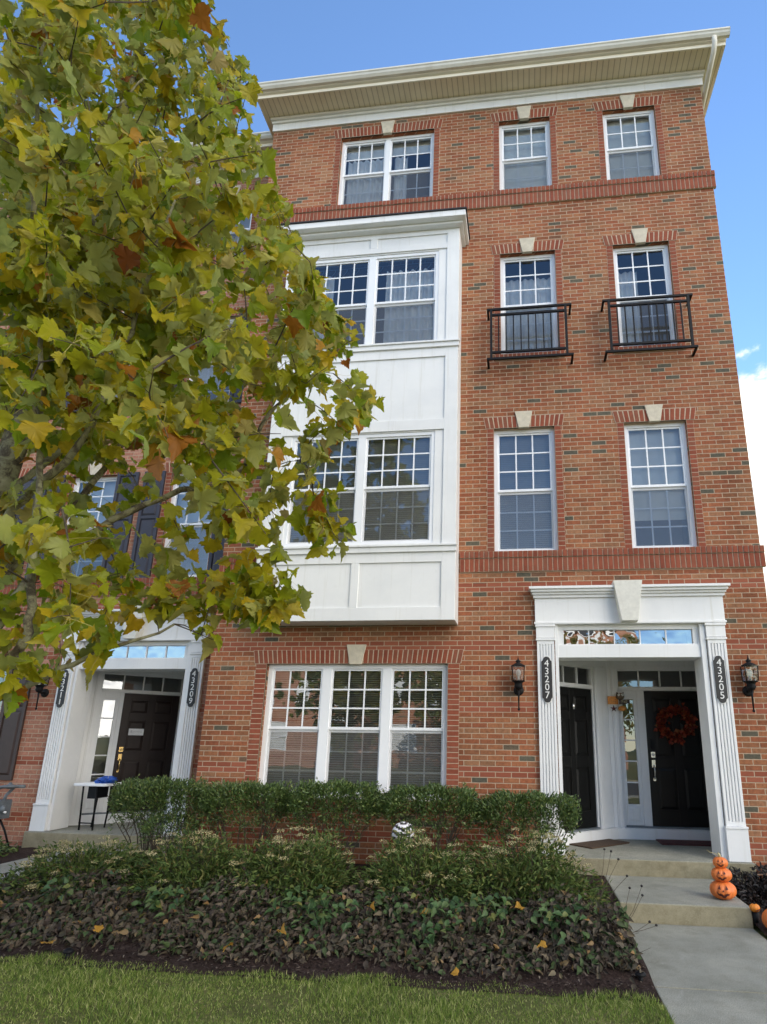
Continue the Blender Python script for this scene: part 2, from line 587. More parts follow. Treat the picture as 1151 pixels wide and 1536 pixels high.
def leaves(name, tv, tf, P, A, N, S, mat, parent=None, W=None):
    """many small leaves as one mesh. tv template verts (x across, y along, z up), A along dirs, N normals, S sizes"""
    n, k = len(P), np.shape(tv)[-2]
    A = A / (np.linalg.norm(A, axis=1, keepdims=True) + 1e-9)
    X = np.cross(A, N)
    X /= (np.linalg.norm(X, axis=1, keepdims=True) + 1e-9)
    Nn = np.cross(X, A)
    S = np.asarray(S).reshape(-1, 1)
    Wd = S if W is None else np.asarray(W).reshape(-1, 1)
    tv = np.array(tv, float)
    if tv.ndim == 2:
        tv = np.repeat(tv[None], n, 0)
    V = P[:, None, :] + X[:, None, :] * (tv[..., 0:1] * Wd[:, None]) + A[:, None, :] * (tv[..., 1:2] * S[:, None]) + Nn[:, None, :] * (tv[..., 2:3] * S[:, None])
    off = rootloc(parent)
    V = V.reshape(-1, 3) - np.array(off)
    me = bpy.data.meshes.new(name)
    fl = [len(f) for f in tf]
    flat = np.concatenate([np.array(f) for f in tf])
    loops = (flat[None, :] + (np.arange(n) * k)[:, None]).ravel()
    tot = np.tile(np.array(fl), n)
    st = np.concatenate([[0], np.cumsum(tot)[:-1]])
    me.vertices.add(n * k)
    me.vertices.foreach_set('co', V.ravel())
    me.loops.add(len(loops))
    me.loops.foreach_set('vertex_index', loops.astype(np.int32))
    me.polygons.add(len(tot))
    me.polygons.foreach_set('loop_start', st.astype(np.int32))
    me.polygons.foreach_set('loop_total', tot.astype(np.int32))
    me.materials.append(mat)
    me.update(calc_edges=True)
    me.validate()
    o = bpy.data.objects.new(name, me)
    COL.objects.link(o)
    o.parent = parent
    return o


def rnd_dirs(n):
    v = RNG.normal(size=(n, 3))
    return v / np.linalg.norm(v, axis=1, keepdims=True)


T_LANCE = ([(0, 0, 0), (-.5, .4, .06), (0, .45, -.04), (.5, .4, .06), (-.3, .75, .02), (0, 1, -.1), (.3, .75, .02)], [(0, 2, 1), (0, 3, 2), (1, 2, 5, 4), (2, 3, 6, 5)])
T_DIAM = ([(0, 0, 0), (-.5, .5, .1), (0, 1, -.05), (.5, .5, .1)], [(0, 3, 2, 1)])
T_OVAL = ([(0, 0, 0), (-.36, .16, .08), (-.5, .42, .16), (-.27, .76, .06), (0, 1.12, -.22), (.27, .76, .06), (.5, .42, .16), (.36, .16, .08), (0, .48, -.04)],
          [(0, 8, 2, 1), (8, 4, 3, 2), (0, 7, 6, 8), (8, 6, 5, 4)])
T_BLADE = ([(-.5, 0, 0), (.5, 0, 0), (.35, .55, .06), (-.35, .55, .06), (0, 1, .25)], [(0, 1, 2, 3), (3, 2, 4)])

# sycamore leaf outline (right half), x across, y along
HALF = [(.10, -.03), (.23, -.11), (.33, -.06), (.45, -.06), (.50, .03), (.46, .10), (.50, .18), (.61, .25), (.58, .32), (.68, .45), (.55, .45), (.50, .54), (.42, .52), (.33, .53), (.36, .62), (.30, .72), (.25, .73), (.22, .83), (.13, .89), (.09, .99)]
OUT = [(0, 0)] + HALF + [(0, 1.08)] + [(-x, y) for x, y in HALF[::-1]]


def leaf_templates(n):
    """n individually curled leaves, array n x k x 3"""
    o = np.array([(0, .33)] + OUT)
    k = len(o)
    T = np.zeros((n, k, 3))
    jit = RNG.normal(0, .022, (n, k, 2))
    T[:, :, :2] = o[None] + jit
    x, y = T[..., 0], T[..., 1]
    fold = RNG.uniform(.0, .8, (n, 1))
    curl = RNG.uniform(-.1, .75, (n, 1))
    tw = RNG.normal(0, .4, (n, 1))
    T[..., 2] = fold * np.abs(x) - curl * (y - .2) ** 2 + tw * x * y + RNG.normal(0, .035, (n, k))
    T[:, :, 0] *= RNG.uniform(.8, 1.12, (n, 1))
    m = len(OUT)
    F = [(0, 1 + i, 1 + (i + 1) % m) for i in range(m)]
    return T, F


# ------------------------------------------------------------------ building helpers
def wall_sheet(mb, x0, x1, z0, z1, ops, y, depth, skip=()):
    """wall in plane y with rectangular openings and reveals going back by depth"""
    xs = sorted({x0, x1, *[o[0] for o in ops], *[o[1] for o in ops]})
    zs = sorted({z0, z1, *[o[2] for o in ops], *[o[3] for o in ops]})
    for i in range(len(xs) - 1):
        for j in range(len(zs) - 1):
            cx, cz = (xs[i] + xs[i + 1]) / 2, (zs[j] + zs[j + 1]) / 2
            if any(o[0] < cx < o[1] and o[2] < cz < o[3] for o in ops):
                continue
            mb.quad((xs[i], y, zs[j]), (xs[i + 1], y, zs[j]), (xs[i + 1], y, zs[j + 1]), (xs[i], y, zs[j + 1]))
    for a, b, c, d in ops:
        e = y + depth
        mb.quad((a, y, c), (a, y, d), (a, e, d), (a, e, c))
        mb.quad((b, y, c), (b, e, c), (b, e, d), (b, y, d))
        mb.quad((a, y, c), (a, e, c), (b, e, c), (b, y, c))
        mb.quad((a, y, d), (b, y, d), (b, e, d), (a, e, d))


def soldier(mb, x0, x1, z0, z1, y, proud=.006, pitch=COURSE, splay=0.0, xc=None, gap=None):
    """upright bricks on a mortar bed; splay leans them away from xc; gap=(a,b) left open for a keystone"""
    mb.m = 1
    if gap:
        mb.prism([(x0, z0), (gap[0] + .03, z0), (gap[0] + .03, z1), (x0 - splay, z1)], y - proud * .8, y + .02)
        mb.prism([(gap[1] - .03, z0), (x1, z0), (x1 + splay, z1), (gap[1] - .03, z1)], y - proud * .8, y + .02)
    else:
        mb.box(x0, x1, y - proud * .8, y + .02, z0, z1)
    mb.m = 0
    n = max(1, round((x1 - x0) / pitch))
    p = (x1 - x0) / n
    for i in range(n):
        a, b = x0 + i * p + .0068, x0 + (i + 1) * p - .0068
        if gap and a > gap[0] and b < gap[1]:
            continue
        j = random.uniform(-.0015, .0015)
        s = 0
        if xc is not None and splay:
            s = splay * ((a + b) / 2 - xc) / ((x1 - x0) / 2)
        mb.prism([(a, z0 + .004), (b, z0 + .004), (b + s, z1 - .004), (a + s, z1 - .004)], y - proud + j, y + .02)


def stack(mb, x0, x1, z0, z1, y, proud=.004):
    """stacked headers beside an opening"""
    mb.m = 1
    mb.box(x0, x1, y - proud * .3, y + .02, z0, z1)
    mb.m = 0
    n = max(1, round((z1 - z0) / COURSE))
    p = (z1 - z0) / n
    for i in range(n):
        j = random.uniform(-.001, .001)
        mb.box(x0 + .004, x1 - .004, y - proud + j, y + .02, z0 + i * p + .005, z0 + (i + 1) * p - .005)


def surround(house, x0, x1, z0, z1, y, key=True, kw=.25, lh=.19, side=.1, sill=True, col=PIECE):
    mb = MB()
    xc = (x0 + x1) / 2
    gap = (xc - kw * .36, xc + kw * .36) if key else None
    soldier(mb, x0 - side - .02, x1 + side + .02, z1, z1 + lh, y, .008, COURSE, .035, xc, gap)
    stack(mb, x0 - side, x0, z0, z1 - .002, y)
    stack(mb, x1, x1 + side, z0, z1 - .002, y)
    if sill:
        soldier(mb, x0 - side * .9, x1 + side * .9, z0 - .1, z0 - .004, y, .03, COURSE)
    mb.build('brick_surround', [col, MORTAR], house)
    if key:
        k = MB()
        a, b = kw * .31, kw * .52
        k.prism([(xc - a, z1 - .012), (xc + a, z1 - .012), (xc + b, z1 + lh + .07), (xc - b, z1 + lh + .07)], y - .028, y + .02)
        k.build('keystone', LIME, house, .006)


def curtain(mb, x0, x1, z0, z1, y, amp=.028, per=.11, seed=0):
    rr = random.Random(seed)
    n = max(8, int((x1 - x0) / .012))
    xs = [x0 + (x1 - x0) * i / n for i in range(n + 1)]
    ph = rr.uniform(0, 6)
    zz = [z0, z0 + (z1 - z0) * .4, z0 + (z1 - z0) * .8, z1]
    vs = []
    for zi, z in enumerate(zz):
        for x in xs:
            w = math.sin(2 * math.pi * x / per + ph + .5 * math.sin(x * 9 + zi)) * amp * (1.0 - .25 * (zi == 3)) + .01 * math.sin(x * 31)
            vs.append((x, y + w, z))
    fs = []
    for j in range(3):
        for i in range(n):
            a = j * (n + 1) + i
            fs.append((a, a + 1, a + n + 2, a + n + 1))
    s = mb.smooth
    mb.smooth = True
    mb.add(vs, fs)
    mb.smooth = s


def blind(mb, x0, x1, z0, z1, y, pitch=.026, tilt=.012, half=.006):
    n = int((z1 - z0) / pitch)
    for i in range(n):
        z = z1 - i * pitch
        mb.quad((x0, y - half, z + tilt), (x1, y - half, z + tilt), (x1, y + half, z - tilt), (x0, y + half, z - tilt))


def window(house, x0, x1, z0, z1, y, units=1, cols=3, rows=3, rail=None, low=None, cover=None, glass=GLASS, rows_low=None, covers=None, mull=.085, fw=.05):
    """double-hung window(s): frame object with panes, screen and cover as children"""
    if rail is None:
        rail = (z0 + z1) / 2
    f = MB()
    e = .003
    f.box(x0 - e, x0 + fw, y, y + .09, z0 - e, z1 + e)
    f.box(x1 - fw, x1 + e, y, y + .09, z0 - e, z1 + e)
    f.box(x0 + fw, x1 - fw, y + .001, y + .09, z1 - fw, z1 + e)
    f.box(x0 + fw, x1 - fw, y + .001, y + .09, z0 - e, z0 + fw * .9)
    iw = (x1 - x0 - 2 * fw - (units - 1) * mull) / units
    segs = []
    for u in range(units):
        a = x0 + fw + u * (iw + mull)
        b = a + iw
        segs.append((a, b))
        if u < units - 1:
            f.box(b, b + mull, y + .002, y + .088, z0 + fw * .9, z1 - fw)
    up, lo, scr = MB(), MB(), MB()
    for (a, b) in segs:
        for (c, d, yy, nr, pm) in ((rail, z1 - fw, y + .022, rows, up), (z0 + fw * .9, rail, y + .048, rows_low or rows, lo)):
            s = .028
            f.box(a, a + s, yy, yy + .03, c, d)
            f.box(b - s, b, yy, yy + .03, c, d)
            f.box(a + s, b - s, yy + .001, yy + .029, d - s * (1.3 if pm is lo else 1), d)
            f.box(a + s, b - s, yy + .001, yy + .029, c, c + s * (1.3 if pm is up else 1.1))
            ga, gb, gc, gd = a + s, b - s, c + s * 1.1, d - s * 1.1
            pm.quad((ga - .01, yy + .012, gc - .01), (gb + .01, yy + .012, gc - .01), (gb + .01, yy + .012, gd + .01), (ga - .01, yy + .012, gd + .01))
            t = .0105
            for i in range(1, cols):
                x = ga + (gb - ga) * i / cols
                f.box(x - t, x + t, yy + .006 if pm is up else yy + .016, yy + .011 if pm is up else yy + .022, gc, gd)
            for j in range(1, nr):
                z = gc + (gd - gc) * j / nr
                f.box(ga, gb, yy + .0065 if pm is up else yy + .0165, yy + .0105 if pm is up else yy + .0215, z - t, z + t)
        scr.quad((a + .005, y + .03, z0 + fw * .9), (b - .005, y + .03, z0 + fw * .9), (b - .005, y + .03, rail - .004), (a + .005, y + .03, rail - .004))
    w = f.build('window', VINYL, house)
    up.build('pane', glass, w)
    lo.build('pane', glass, w)
    scr.build('insect_screen', SCREEN, w)
    for kind, args in (covers or []):
        c = MB()
        if kind == 'blind' or kind == 'blindd':
            for (a, b) in segs:
                c = MB()
                blind(c, a, b, args[0], args[1], y + .12, .03, .014 if kind == 'blind' else .009, .004 if kind == 'blind' else .010)
                c.build('blind', BLIND if kind == 'blind' else BLINDD, w)
        elif kind == 'shade':
            for (a, b) in segs:
                c = MB()
                c.box(a, b, y + .13, y + .134, args[0], args[1])
                c.build('roller_shade', BLIND, w)
        else:
            for i, (a, b) in enumerate(args[2]):
                c = MB()
                curtain(c, a, b, args[0], args[1], y + .125, .026, .105, int(abs(a) * 100) + i)
                c.build('curtain', CURT, w)
    return w


def sc(x, z, d=.075):
    """move a point measured on the wall plane back to the window plane"""
    k = 1 + d / 8.014
    return x * k, 1.687 + (z - 1.687) * k


def door_mesh(mb, x0, x1, z0, z1, y):
    """six panel door leaf, front at y (local frame)"""
    w, h = x1 - x0, z1 - z0
    st = .115 * w / .9
    xs = [x0, x0 + st, x0 + w / 2 - st * .45, x0 + w / 2 + st * .45, x1 - st, x1]
    zr = [0, .115, .42, .50, .765, .825, .945, 1]
    zs = [z0 + h * q for q in zr]
    mb.box(x0, x1, y + .014, y + .05, z0, z1)
    for a, b in ((xs[0], xs[1]), (xs[2], xs[3]), (xs[4], xs[5])):
        mb.box(a, b, y, y + .0145, z0, z1)
    for a, b in ((xs[1], xs[2]), (xs[3], xs[4])):
        for c, d in ((zs[0], zs[1]), (zs[2], zs[3]), (zs[4], zs[5]), (zs[6], zs[7])):
            mb.box(a, b, y + .0005, y + .0145, c, d)
        for c, d in ((zs[1], zs[2]), (zs[3], zs[4]), (zs[5], zs[6])):
            mb.field(a + .012, b - .012, c + .012, d - .012, y + .0142, y + .003, .035)


def handle_mesh(mb, x, z, y, s=1):
    """deadbolt, plate and grip handle"""
    mb.m = 0
    mb.box(x - .03, x + .03, y - .014, y, z + .12, z + .20)
    mb.tube([(x, y, z + .16), (x, y - .03, z + .16)], .02, 12)
    mb.M, M = mb.M, mb.M
    g2 = MB()
    g2.M = M
    mb2, mb = mb, g2
    mb.box(x - .026, x + .026, y - .012, y, z - .02, z + .085)
    mb.tube([(x, y - .01, z + .01), (x, y - .05, z - .005), (x, y - .058, z - .07), (x, y - .05, z - .16), (x, y - .008, z - .185)], [.009, .011, .012, .010, .009], 10)
    mb.box(x - .018, x + .018, y - .01, y, z - .21, z - .165)
    return g2


# ------------------------------------------------------------------ the two townhouses
FX0, FX1 = -4.429, 3.162
ROOF_Z = 12.50   # bottom of the frieze
HM = thing('brick_townhouse', 'red brick townhouse with white projecting bay and black juliet railings, right of the other', 'house', (-.6, 0, 0))
LX, LY, LZ = -7.533, .825, -.05
HL = thing('brick_townhouse', 'rose brick townhouse set back at left with dark shutters, mostly behind the leafy tree', 'house', (-8.5, LY, 0))


def op(x0, x1, z0, z1):
    a, _ = sc(x0, z0)
    b, t = sc(x1, z1)
    return (a, b, z0, t)


W_TOP = [op(-3.091, -1.406, 10.631, 12.091), op(-.27, .601, 10.631, 12.091), op(1.491, 2.353, 10.631, 12.091)]
W_F3 = [op(-.272, .602, 7.449, 9.275), op(1.504, 2.361, 7.449, 9.275)]
W_F2 = [op(-.39, .494, 4.256, 6.142), op(1.485, 2.35, 4.256, 6.142)]
W_G = [(-3.58, -1.03, .93, 2.69)]
PORT = (.42, 2.32, .30, 3.40)
BAYH = [(-3.45, -1.12, 4.2, 6.05), (-3.45, -1.12, 7.4, 9.25)]

mb = MB()
wall_sheet(mb, FX0, FX1, -.4, ROOF_Z + .35, W_TOP + W_F3 + W_F2 + W_G + [PORT] + BAYH, 0, .11)
mb.quad((FX1, 0, -.4), (FX1, 11, -.4), (FX1, 11, ROOF_Z + .35), (FX1, 0, ROOF_Z + .35))
mb.quad((FX0, 11, -.4), (FX0, 0, -.4), (FX0, 0, ROOF_Z + .35), (FX0, 11, ROOF_Z + .35))
mb.quad((FX1, 11, -.4), (FX0, 11, -.4), (FX0, 11, ROOF_Z + .35), (FX1, 11, ROOF_Z + .35))
mb.build('wall', BRICK, HM)

# rooms behind the windows: floors, ceilings, back walls
mb = MB()
for z in (4.05, 7.2, 10.4):
    mb.box(FX0 + .12, FX1 - .12, .12, 3.2, z - .15, z)
mb.box(FX0 + .12, FX1 - .12, 3.2, 3.3, 0, ROOF_Z + .2)
mb.box(FX0 + .12, FX1 - .12, .12, 3.2, ROOF_Z + .2, ROOF_Z + .3)
mb.box(-.83, -.73, .12, 3.2, 0, ROOF_Z)
mb.box(FX0 + .02, FX0 + .12, .12, 3.2, 0, ROOF_Z)
mb.box(FX1 - .12, FX1 - .02, .12, 3.2, 0, ROOF_Z)
mb.build('room_partition', ROOMW, HM)

for i, w in enumerate(W_TOP):
    surround(HM, *w, 0, True, .25, .2, .1, False)
for w in W_F3:
    surround(HM, *w, 0, True, .25, .19, .1, True)
for w in W_F2:
    surround(HM, *w, 0, True, .25, .19, .1, False)
surround(HM, *W_G[0], 0, True, .27, .19, .16, True)

# string courses: a rowlock row over a soldier row
for za, zb in ((3.959, 4.252), (10.307, 10.628)):
    zm = zb - .095
    if za < 5:
        runs = [(FX0 - .02, -3.74), (-.88, FX1 + .035)]
    else:
        runs = [(FX0 - .02, FX1 + .035)]
    for a, b in runs:
        mb = MB()
        soldier(mb, a, b, zm, zb, 0, .045, COURSE)
        soldier(mb, a, b, za, zm - .004, 0, .03, COURSE)
        mb.build('string_course', [PIECE, MORTAR], HM)

# windows of the main house
WY = .075


def win(h, o, **kw):
    return window(h, o[0], o[1], o[2], o[3], WY, **kw)


a, b, c, d = W_TOP[0]
win(HM, W_TOP[0], units=2, cols=3, rows=2, covers=[('curtain', (c, d - .34, [(a + .1, a + .75), (a + .95, a + 1.2)])), ('shade', (d - .28, d))])
a, b, c, d = W_TOP[1]
win(HM, W_TOP[1], cols=3, rows=2, covers=[('shade', (c + .02, d))])
a, b, c, d = W_TOP[2]
win(HM, W_TOP[2], cols=3, rows=2, covers=[('blind', (c + .02, d))])
a, b, c, d = W_F3[0]
win(HM, W_F3[0], cols=3, rows=3, covers=[('curtain', (c, d - .36, [(a + .03, b - .02)]))])
a, b, c, d = W_F3[1]
win(HM, W_F3[1], cols=3, rows=3, covers=[('curtain', (c, d - .36, [(a + .05, a + .38)]))])
a, b, c, d = W_F2[0]
win(HM, W_F2[0], cols=3, rows=3, rail=5.2, covers=[('blindd', (c, d))])
a, b, c, d = W_F2[1]
win(HM, W_F2[1], cols=3, rows=3, rail=5.2, covers=[('blind', (c + .45, d))])
a, b, c, d = W_G[0]
win(HM, W_G[0], units=3, cols=3, rows=3, rail=1.81, mull=.125, fw=.06, glass=GLASSG, covers=[('blindd', (c, d))])

# ---- the projecting bay
BX0, BX1, BY = -3.70, -.90, -.40
bw1 = (-3.36, -1.22, 4.286, 5.985)
bw2 = (-3.36, -1.22, 7.47, 9.16)
mb = MB()
wall_sheet(mb, BX0 + .02, BX1 - .02, 3.22, 9.58, [bw1, bw2], BY + .022, .08)
for x in (BX0 + .02, BX1 - .02):
    mb.quad((x, BY + .022, 3.22), (x, .01, 3.22), (x, .01, 9.58), (x, BY + .022, 9.58))
mb.quad((BX0 + .02, BY + .022, 3.22), (BX1 - .02, BY + .022, 3.22), (BX1 - .02, .01, 3.22), (BX0 + .02, .01, 3.22))
bay = mb.build('bay_window', WHITE, HM)
t = MB()


def board(x0, x1, z0, z1, p=0.0):
    t.box(x0, x1, BY - p, BY + .03, z0, z1)


for x0, x1 in ((BX0, BX0 + .19), (BX1 - .19, BX1)):
    board(x0, x1, 3.21, 9.575)
    # side boards
t.box(BX1 - .03, BX1 + .002, BY + .031, -.001, 3.212, 9.574)
t.box(BX0 - .002, BX0 + .03, BY + .031, -.001, 3.212, 9.574)
xi0, xi1 = BX0 + .19, BX1 - .19
board(xi0, xi1, 3.212, 3.39, -.001)
board(xi0, xi1, 4.01, 4.15, -.001)
board(-2.335, -2.225, 3.39, 4.01, -.001)
board(xi0, xi1, 6.0, 6.17, -.001)
board(xi0, xi1, 7.21, 7.36, -.001)
board(xi0, xi1, 9.18, 9.28, -.001)
board(xi0, xi1, 9.46, 9.574, -.001)
board(-2.335, -2.225, 9.28, 9.46, -.001)
t.build('panel_moulding', WHITE, bay, .003)
for z0, z1 in ((4.15, 4.256), (7.36, 7.462)):
    t = MB()
    t.box(BX0 - .012, BX1 + .012, BY - .028, BY + .03, z0, z1 - .03)
    t.box(BX0 - .02, BX1 + .02, BY - .05, BY + .03, z1 - .03, z1)
    t.build('sill', WHITE, bay, .004)
t = MB()
t.box(BX0 - .15, BX1 + .115, -.6, -.002, 9.585, 9.69)
t.box(BX0 - .08, BX1 + .06, -.5, -.003, 9.545, 9.584)
t.build('cornice', [WHITE], bay, .004)
t = MB()
zr = 10.30
xa, xb = BX0 - .17, BX1 + .135
t.add([(xa, -.62, 9.692), (xb, -.62, 9.692), (xb, -.001, 9.692), (xa, -.001, 9.692), (xa, -.62, 9.715), (xb, -.62, 9.715), (xb, -.002, 9.73), (xa, -.002, 9.73), (-3.1, -.03, zr), (-1.4, -.03, zr)],
      [(0, 1, 2, 3), (0, 4, 5, 1), (1, 5, 6, 2), (3, 7, 4, 0), (4, 8, 9, 5), (5, 9, 6), (7, 8, 4)])
t.build('bay_roof', ROOFM, bay)
window(HM, *bw1, BY + .035, units=2, cols=4, rows=3, rail=5.13, covers=[('blindd', (4.3, 5.95))], mull=.115)
a, b, c, d = bw2
window(HM, *bw2, BY + .035, units=2, cols=4, rows=3, rail=8.26, covers=[('curtain', (c, d - .22, [(a + .12, a + .42), (b - .86, b - .08)]))], mull=.115)


# ---- eaves, gutter, roof
def eaves(h, x0, x1, y, dz, right=True, left=True):
    fz = ROOF_Z + dz
    f = MB()
    xr = x1 + (.035 if right else 0)
    xl = x0 - (.02 if left else 0)
    f.box(xl, xr, y - .03, y + .02, fz, fz + .155)
    f.box(xl - .015, xr + .015, y - .06, y + .019, fz + .1551, fz + .2)
    f.box(xl - .03, xr + .03, y - .1, y + .018, fz + .2001, fz + .248)
    if right:
        f.box(x1, xr - .001, y + .021, y + 11, fz + .001, fz + .154)
    f.build('frieze', WHITE, h, .004)
    ov = .43
    xs0, xs1 = x0 - (.14 if left else 0), x1 + (.28 if right else 0)
    s = MB()
    s.box(xs0, xs1, y - ov, y + 11.3, fz + .249, fz + .262)
    s.build('soffit', SOFFIT, h)
    g = MB()
    g.prism_x([(y - ov - .02, fz + .235), (y - ov - .02, fz + .30), (y - ov + .0, fz + .30), (y - ov + .0, fz + .235)][::-1], xs0 - .02, xs1 + .02)
    g.prism_x([(y - ov - .01, fz + .30), (y - ov - .06, fz + .345), (y - ov - .075, fz + .38), (y - ov - .075, fz + .39), (y - ov + .02, fz + .39), (y - ov + .02, fz + .30)][::-1], xs0 - .03, xs1 + .03)
    if right:
        g.box(xs1, xs1 + .02, y - ov, y + 11.3, fz + .235, fz + .38)
        g.box(xs1 + .0201, xs1 + .035, y - ov, y + 11.3, fz + .33, fz + .39)
    if left:
        g.box(xs0 - .02, xs0, y - ov, y + 11.3, fz + .235, fz + .38)
    g.build('fascia', CREAM, h)
    q = MB()
    yg = y - ov - .076
    prof = [(yg, fz + .30), (yg - .045, fz + .30), (yg - .075, fz + .335), (yg - .085, fz + .365), (yg - .10, fz + .38), (yg - .10, fz + .405), (yg - .088, fz + .405), (yg - .075, fz + .37), (yg - .04, fz + .315), (yg, fz + .315)]
    n = len(prof)
    xa, xb = xs0 - .05, xs1 + .06
    vs = [(xa, p[0], p[1]) for p in prof] + [(xb, p[0], p[1]) for p in prof]
    fs = [(i, (i + 1) % n, (i + 1) % n + n, i + n) for i in range(n)]
    q.add(vs, fs)
    q.prism_x([(yg, fz + .30), (yg, fz + .405), (yg - .10, fz + .405), (yg - .10, fz + .38), (yg - .075, fz + .335), (yg - .045, fz + .30)], xb - .003, xb)
    q.prism_x([(yg, fz + .30), (yg, fz + .405), (yg - .10, fz + .405), (yg - .10, fz + .38), (yg - .075, fz + .335), (yg - .045, fz + .30)], xa, xa + .003)
    q.build('gutter', GUTTER, h)
    r = MB()
    zb = fz + .40
    r.add([(xs0 - .03, y - ov - .07, zb), (xs1 + .03, y - ov - .07, zb), (xs1 + .03, y + 11.3, zb), (xs0 - .03, y + 11.3, zb), ((xs0 + xs1) / 2 - 1, y + 5.4, zb + 1.6), ((xs0 + xs1) / 2 + 1, y + 5.4, zb + 1.6)],
          [(0, 1, 5, 4), (1, 2, 5), (2, 3, 4, 5), (3, 0, 4), (0, 3, 2, 1)])
    r.build('roof', ROOFM, h)


eaves(HM, FX0, FX1, 0, 0)
d = MB()
dx = 3.20
d.tube([(dx + .06, -.54, 12.80), (dx + .06, -.53, 12.70), (dx + .05, -.46, 12.58), (dx + .035, -.2, 12.47), (dx + .03, .3, 12.30), (dx + .025, .5, 12.2), (dx + .025, .52, 6), (dx + .025, .52, .2)], .042, 12)
d.build('downspout', GUTTER, HM)


# ---- juliet railings
def railing(x0, x1, p0, p1, zt, zb):
    yf = -.22
    r = MB()
    s = .016
    for z in (zt, zt - .10, zb + .0, zb - .11):
        long_ = z in (zt, zb - .11)
        a, b = (x0, x1) if long_ else (p0, p1)
        r.box(a, b, yf - s, yf + s, z - s, z + s)
    for z in (zt, zb - .11):
        for x in (x0 + s, x1 - s):
            r.box(x - s, x + s, yf + s, .01, z - s * .9, z + s * .9)
    for x in (p0, p1):
        r.box(x - s * 1.1, x + s * 1.1, yf - s * 1.1, yf + s * 1.1, zb - .11 + s, zt - s)
    n = 10
    for i in range(1, n):
        x = p0 + (p1 - p0) * i / n
        r.box(x - .0095, x + .0095, yf - .0095, yf + .0095, zb + s, zt - .10 - s)
    return r.build('railing', BLACKM, HM)


railing(-.48, .808, -.413, .715, 8.105, 7.34)
railing(1.268, 2.58, 1.36, 2.51, 8.125, 7.345)


# ---- door surround
def portal(h, ox, oy, oz):
    f = MB()
    M = Matrix.Translation((ox, oy, oz))

    def bx(b, x0, x1, y0, y1, z0, z1):
        b.box(x0 + ox, x1 + ox, y0 + oy, y1 + oy, z0 + oz, z1 + oz)
    # frieze board, cornice, casings, jamb lining, lintel
    bx(f, .15, 2.59, -.06, .05, 3.235, 3.56)
    bx(f, .135, 2.605, -.075, .05, 3.205, 3.2349)
    bx(f, .13, 2.61, -.09, .05, 3.5601, 3.60)
    bx(f, .115, 2.625, -.12, .05, 3.6001, 3.63)
    bx(f, .10, 2.64, -.155, .05, 3.6301, 3.665)
    bx(f, .075, 2.665, -.185, .05, 3.6651, 3.70)
    for x0, x1, xi in ((.405, .447, .447), (2.268, 2.335, 2.268)):
        bx(f, x0, x1, -.025, .30, .365, 3.2048)
        bx(f, x0, x1, .3001, .36, .365, 2.90)
    bx(f, .447, 2.268, .0, .34, 2.765, 2.93)
    bx(f, .447, 2.268, .02, .10, 2.9301, 2.945)
    bx(f, .447, 2.268, .02, .10, 3.137, 3.2045)
    bx(f, .447, .525, .025, .10, 2.9451, 3.1369)
    bx(f, 2.19, 2.268, .025, .10, 2.9451, 3.1369)
    bx(f, .447, 2.268, .30, .36, 2.9302, 3.24)
    s = f.build('door_surround', WHITE, h, .004)
    for side in (0, 1):
        p = MB()
        x0 = .155 if side == 0 else 2.335
        x1 = x0 + .25
        bx(p, x0, x1, -.075, .05, .362, .72)
        bx(p, x0 - .004, x1 + .004, -.085, .05, .7201, .745)
        bx(p, x0 + .012, x1 - .012, -.04, .05, .7451, 3.02)
        w = (x1 - x0 - .024)
        n = 6
        for i in range(n):
            a = x0 + .012 + w * i / n
            e = .006 if 0 < i else 0
            e2 = .006 if i < n - 1 else 0
            bx(p, a + e, a + w / n - e2, -.056, -.0399, .80, 2.935)
        bx(p, x0 + .012, x1 - .012, -.0561, -.0399, .746, .7999)
        bx(p, x0 + .012, x1 - .012, -.0561, -.0399, 2.9351, 2.985)
        bx(p, x0 - .002, x1 + .002, -.07, .05, 2.9851, 3.012)
        bx(p, x0 + .004, x1 - .004, -.055, .05, 3.0201, 3.17)
        bx(p, x0 - .006, x1 + .006, -.07, .05, 3.1701, 3.2047)
        p.build('pilaster', WHITE, s, .003)
    k = MB()
    xc = 1.368
    k.M = M
    k.prism([(xc - .105, 3.215), (xc + .105, 3.215), (xc + .187, 3.755), (xc - .187, 3.755)], -.21, -.02)
    k.build('keystone', KEYW, s, .006)
    g = MB()
    g.M = M
    g.quad((.52, .06, 2.94), (2.195, .06, 2.94), (2.195, .06, 3.14), (.52, .06, 3.14))
    g.build('pane', GLASSW, s)
    q = MB()
    q.M = M
    for i in range(1, 5):
        q = MB()
        q.M = M
        x = .525 + 1.665 * i / 5
        q.box(x - .008, x + .008, .045, .058, 2.945, 3.137)
        q.build('glazing_bar', VINYL, s)
    # back of the transom closed with a dark board
    q = MB()
    q.M = M
    q.box(.53, 2.185, .285, .299, 2.94, 3.14)
    q.build('transom_backing', ROOMW, s)


portal(HM, 0, 0, 0)
portal(HL, LX, LY, LZ)


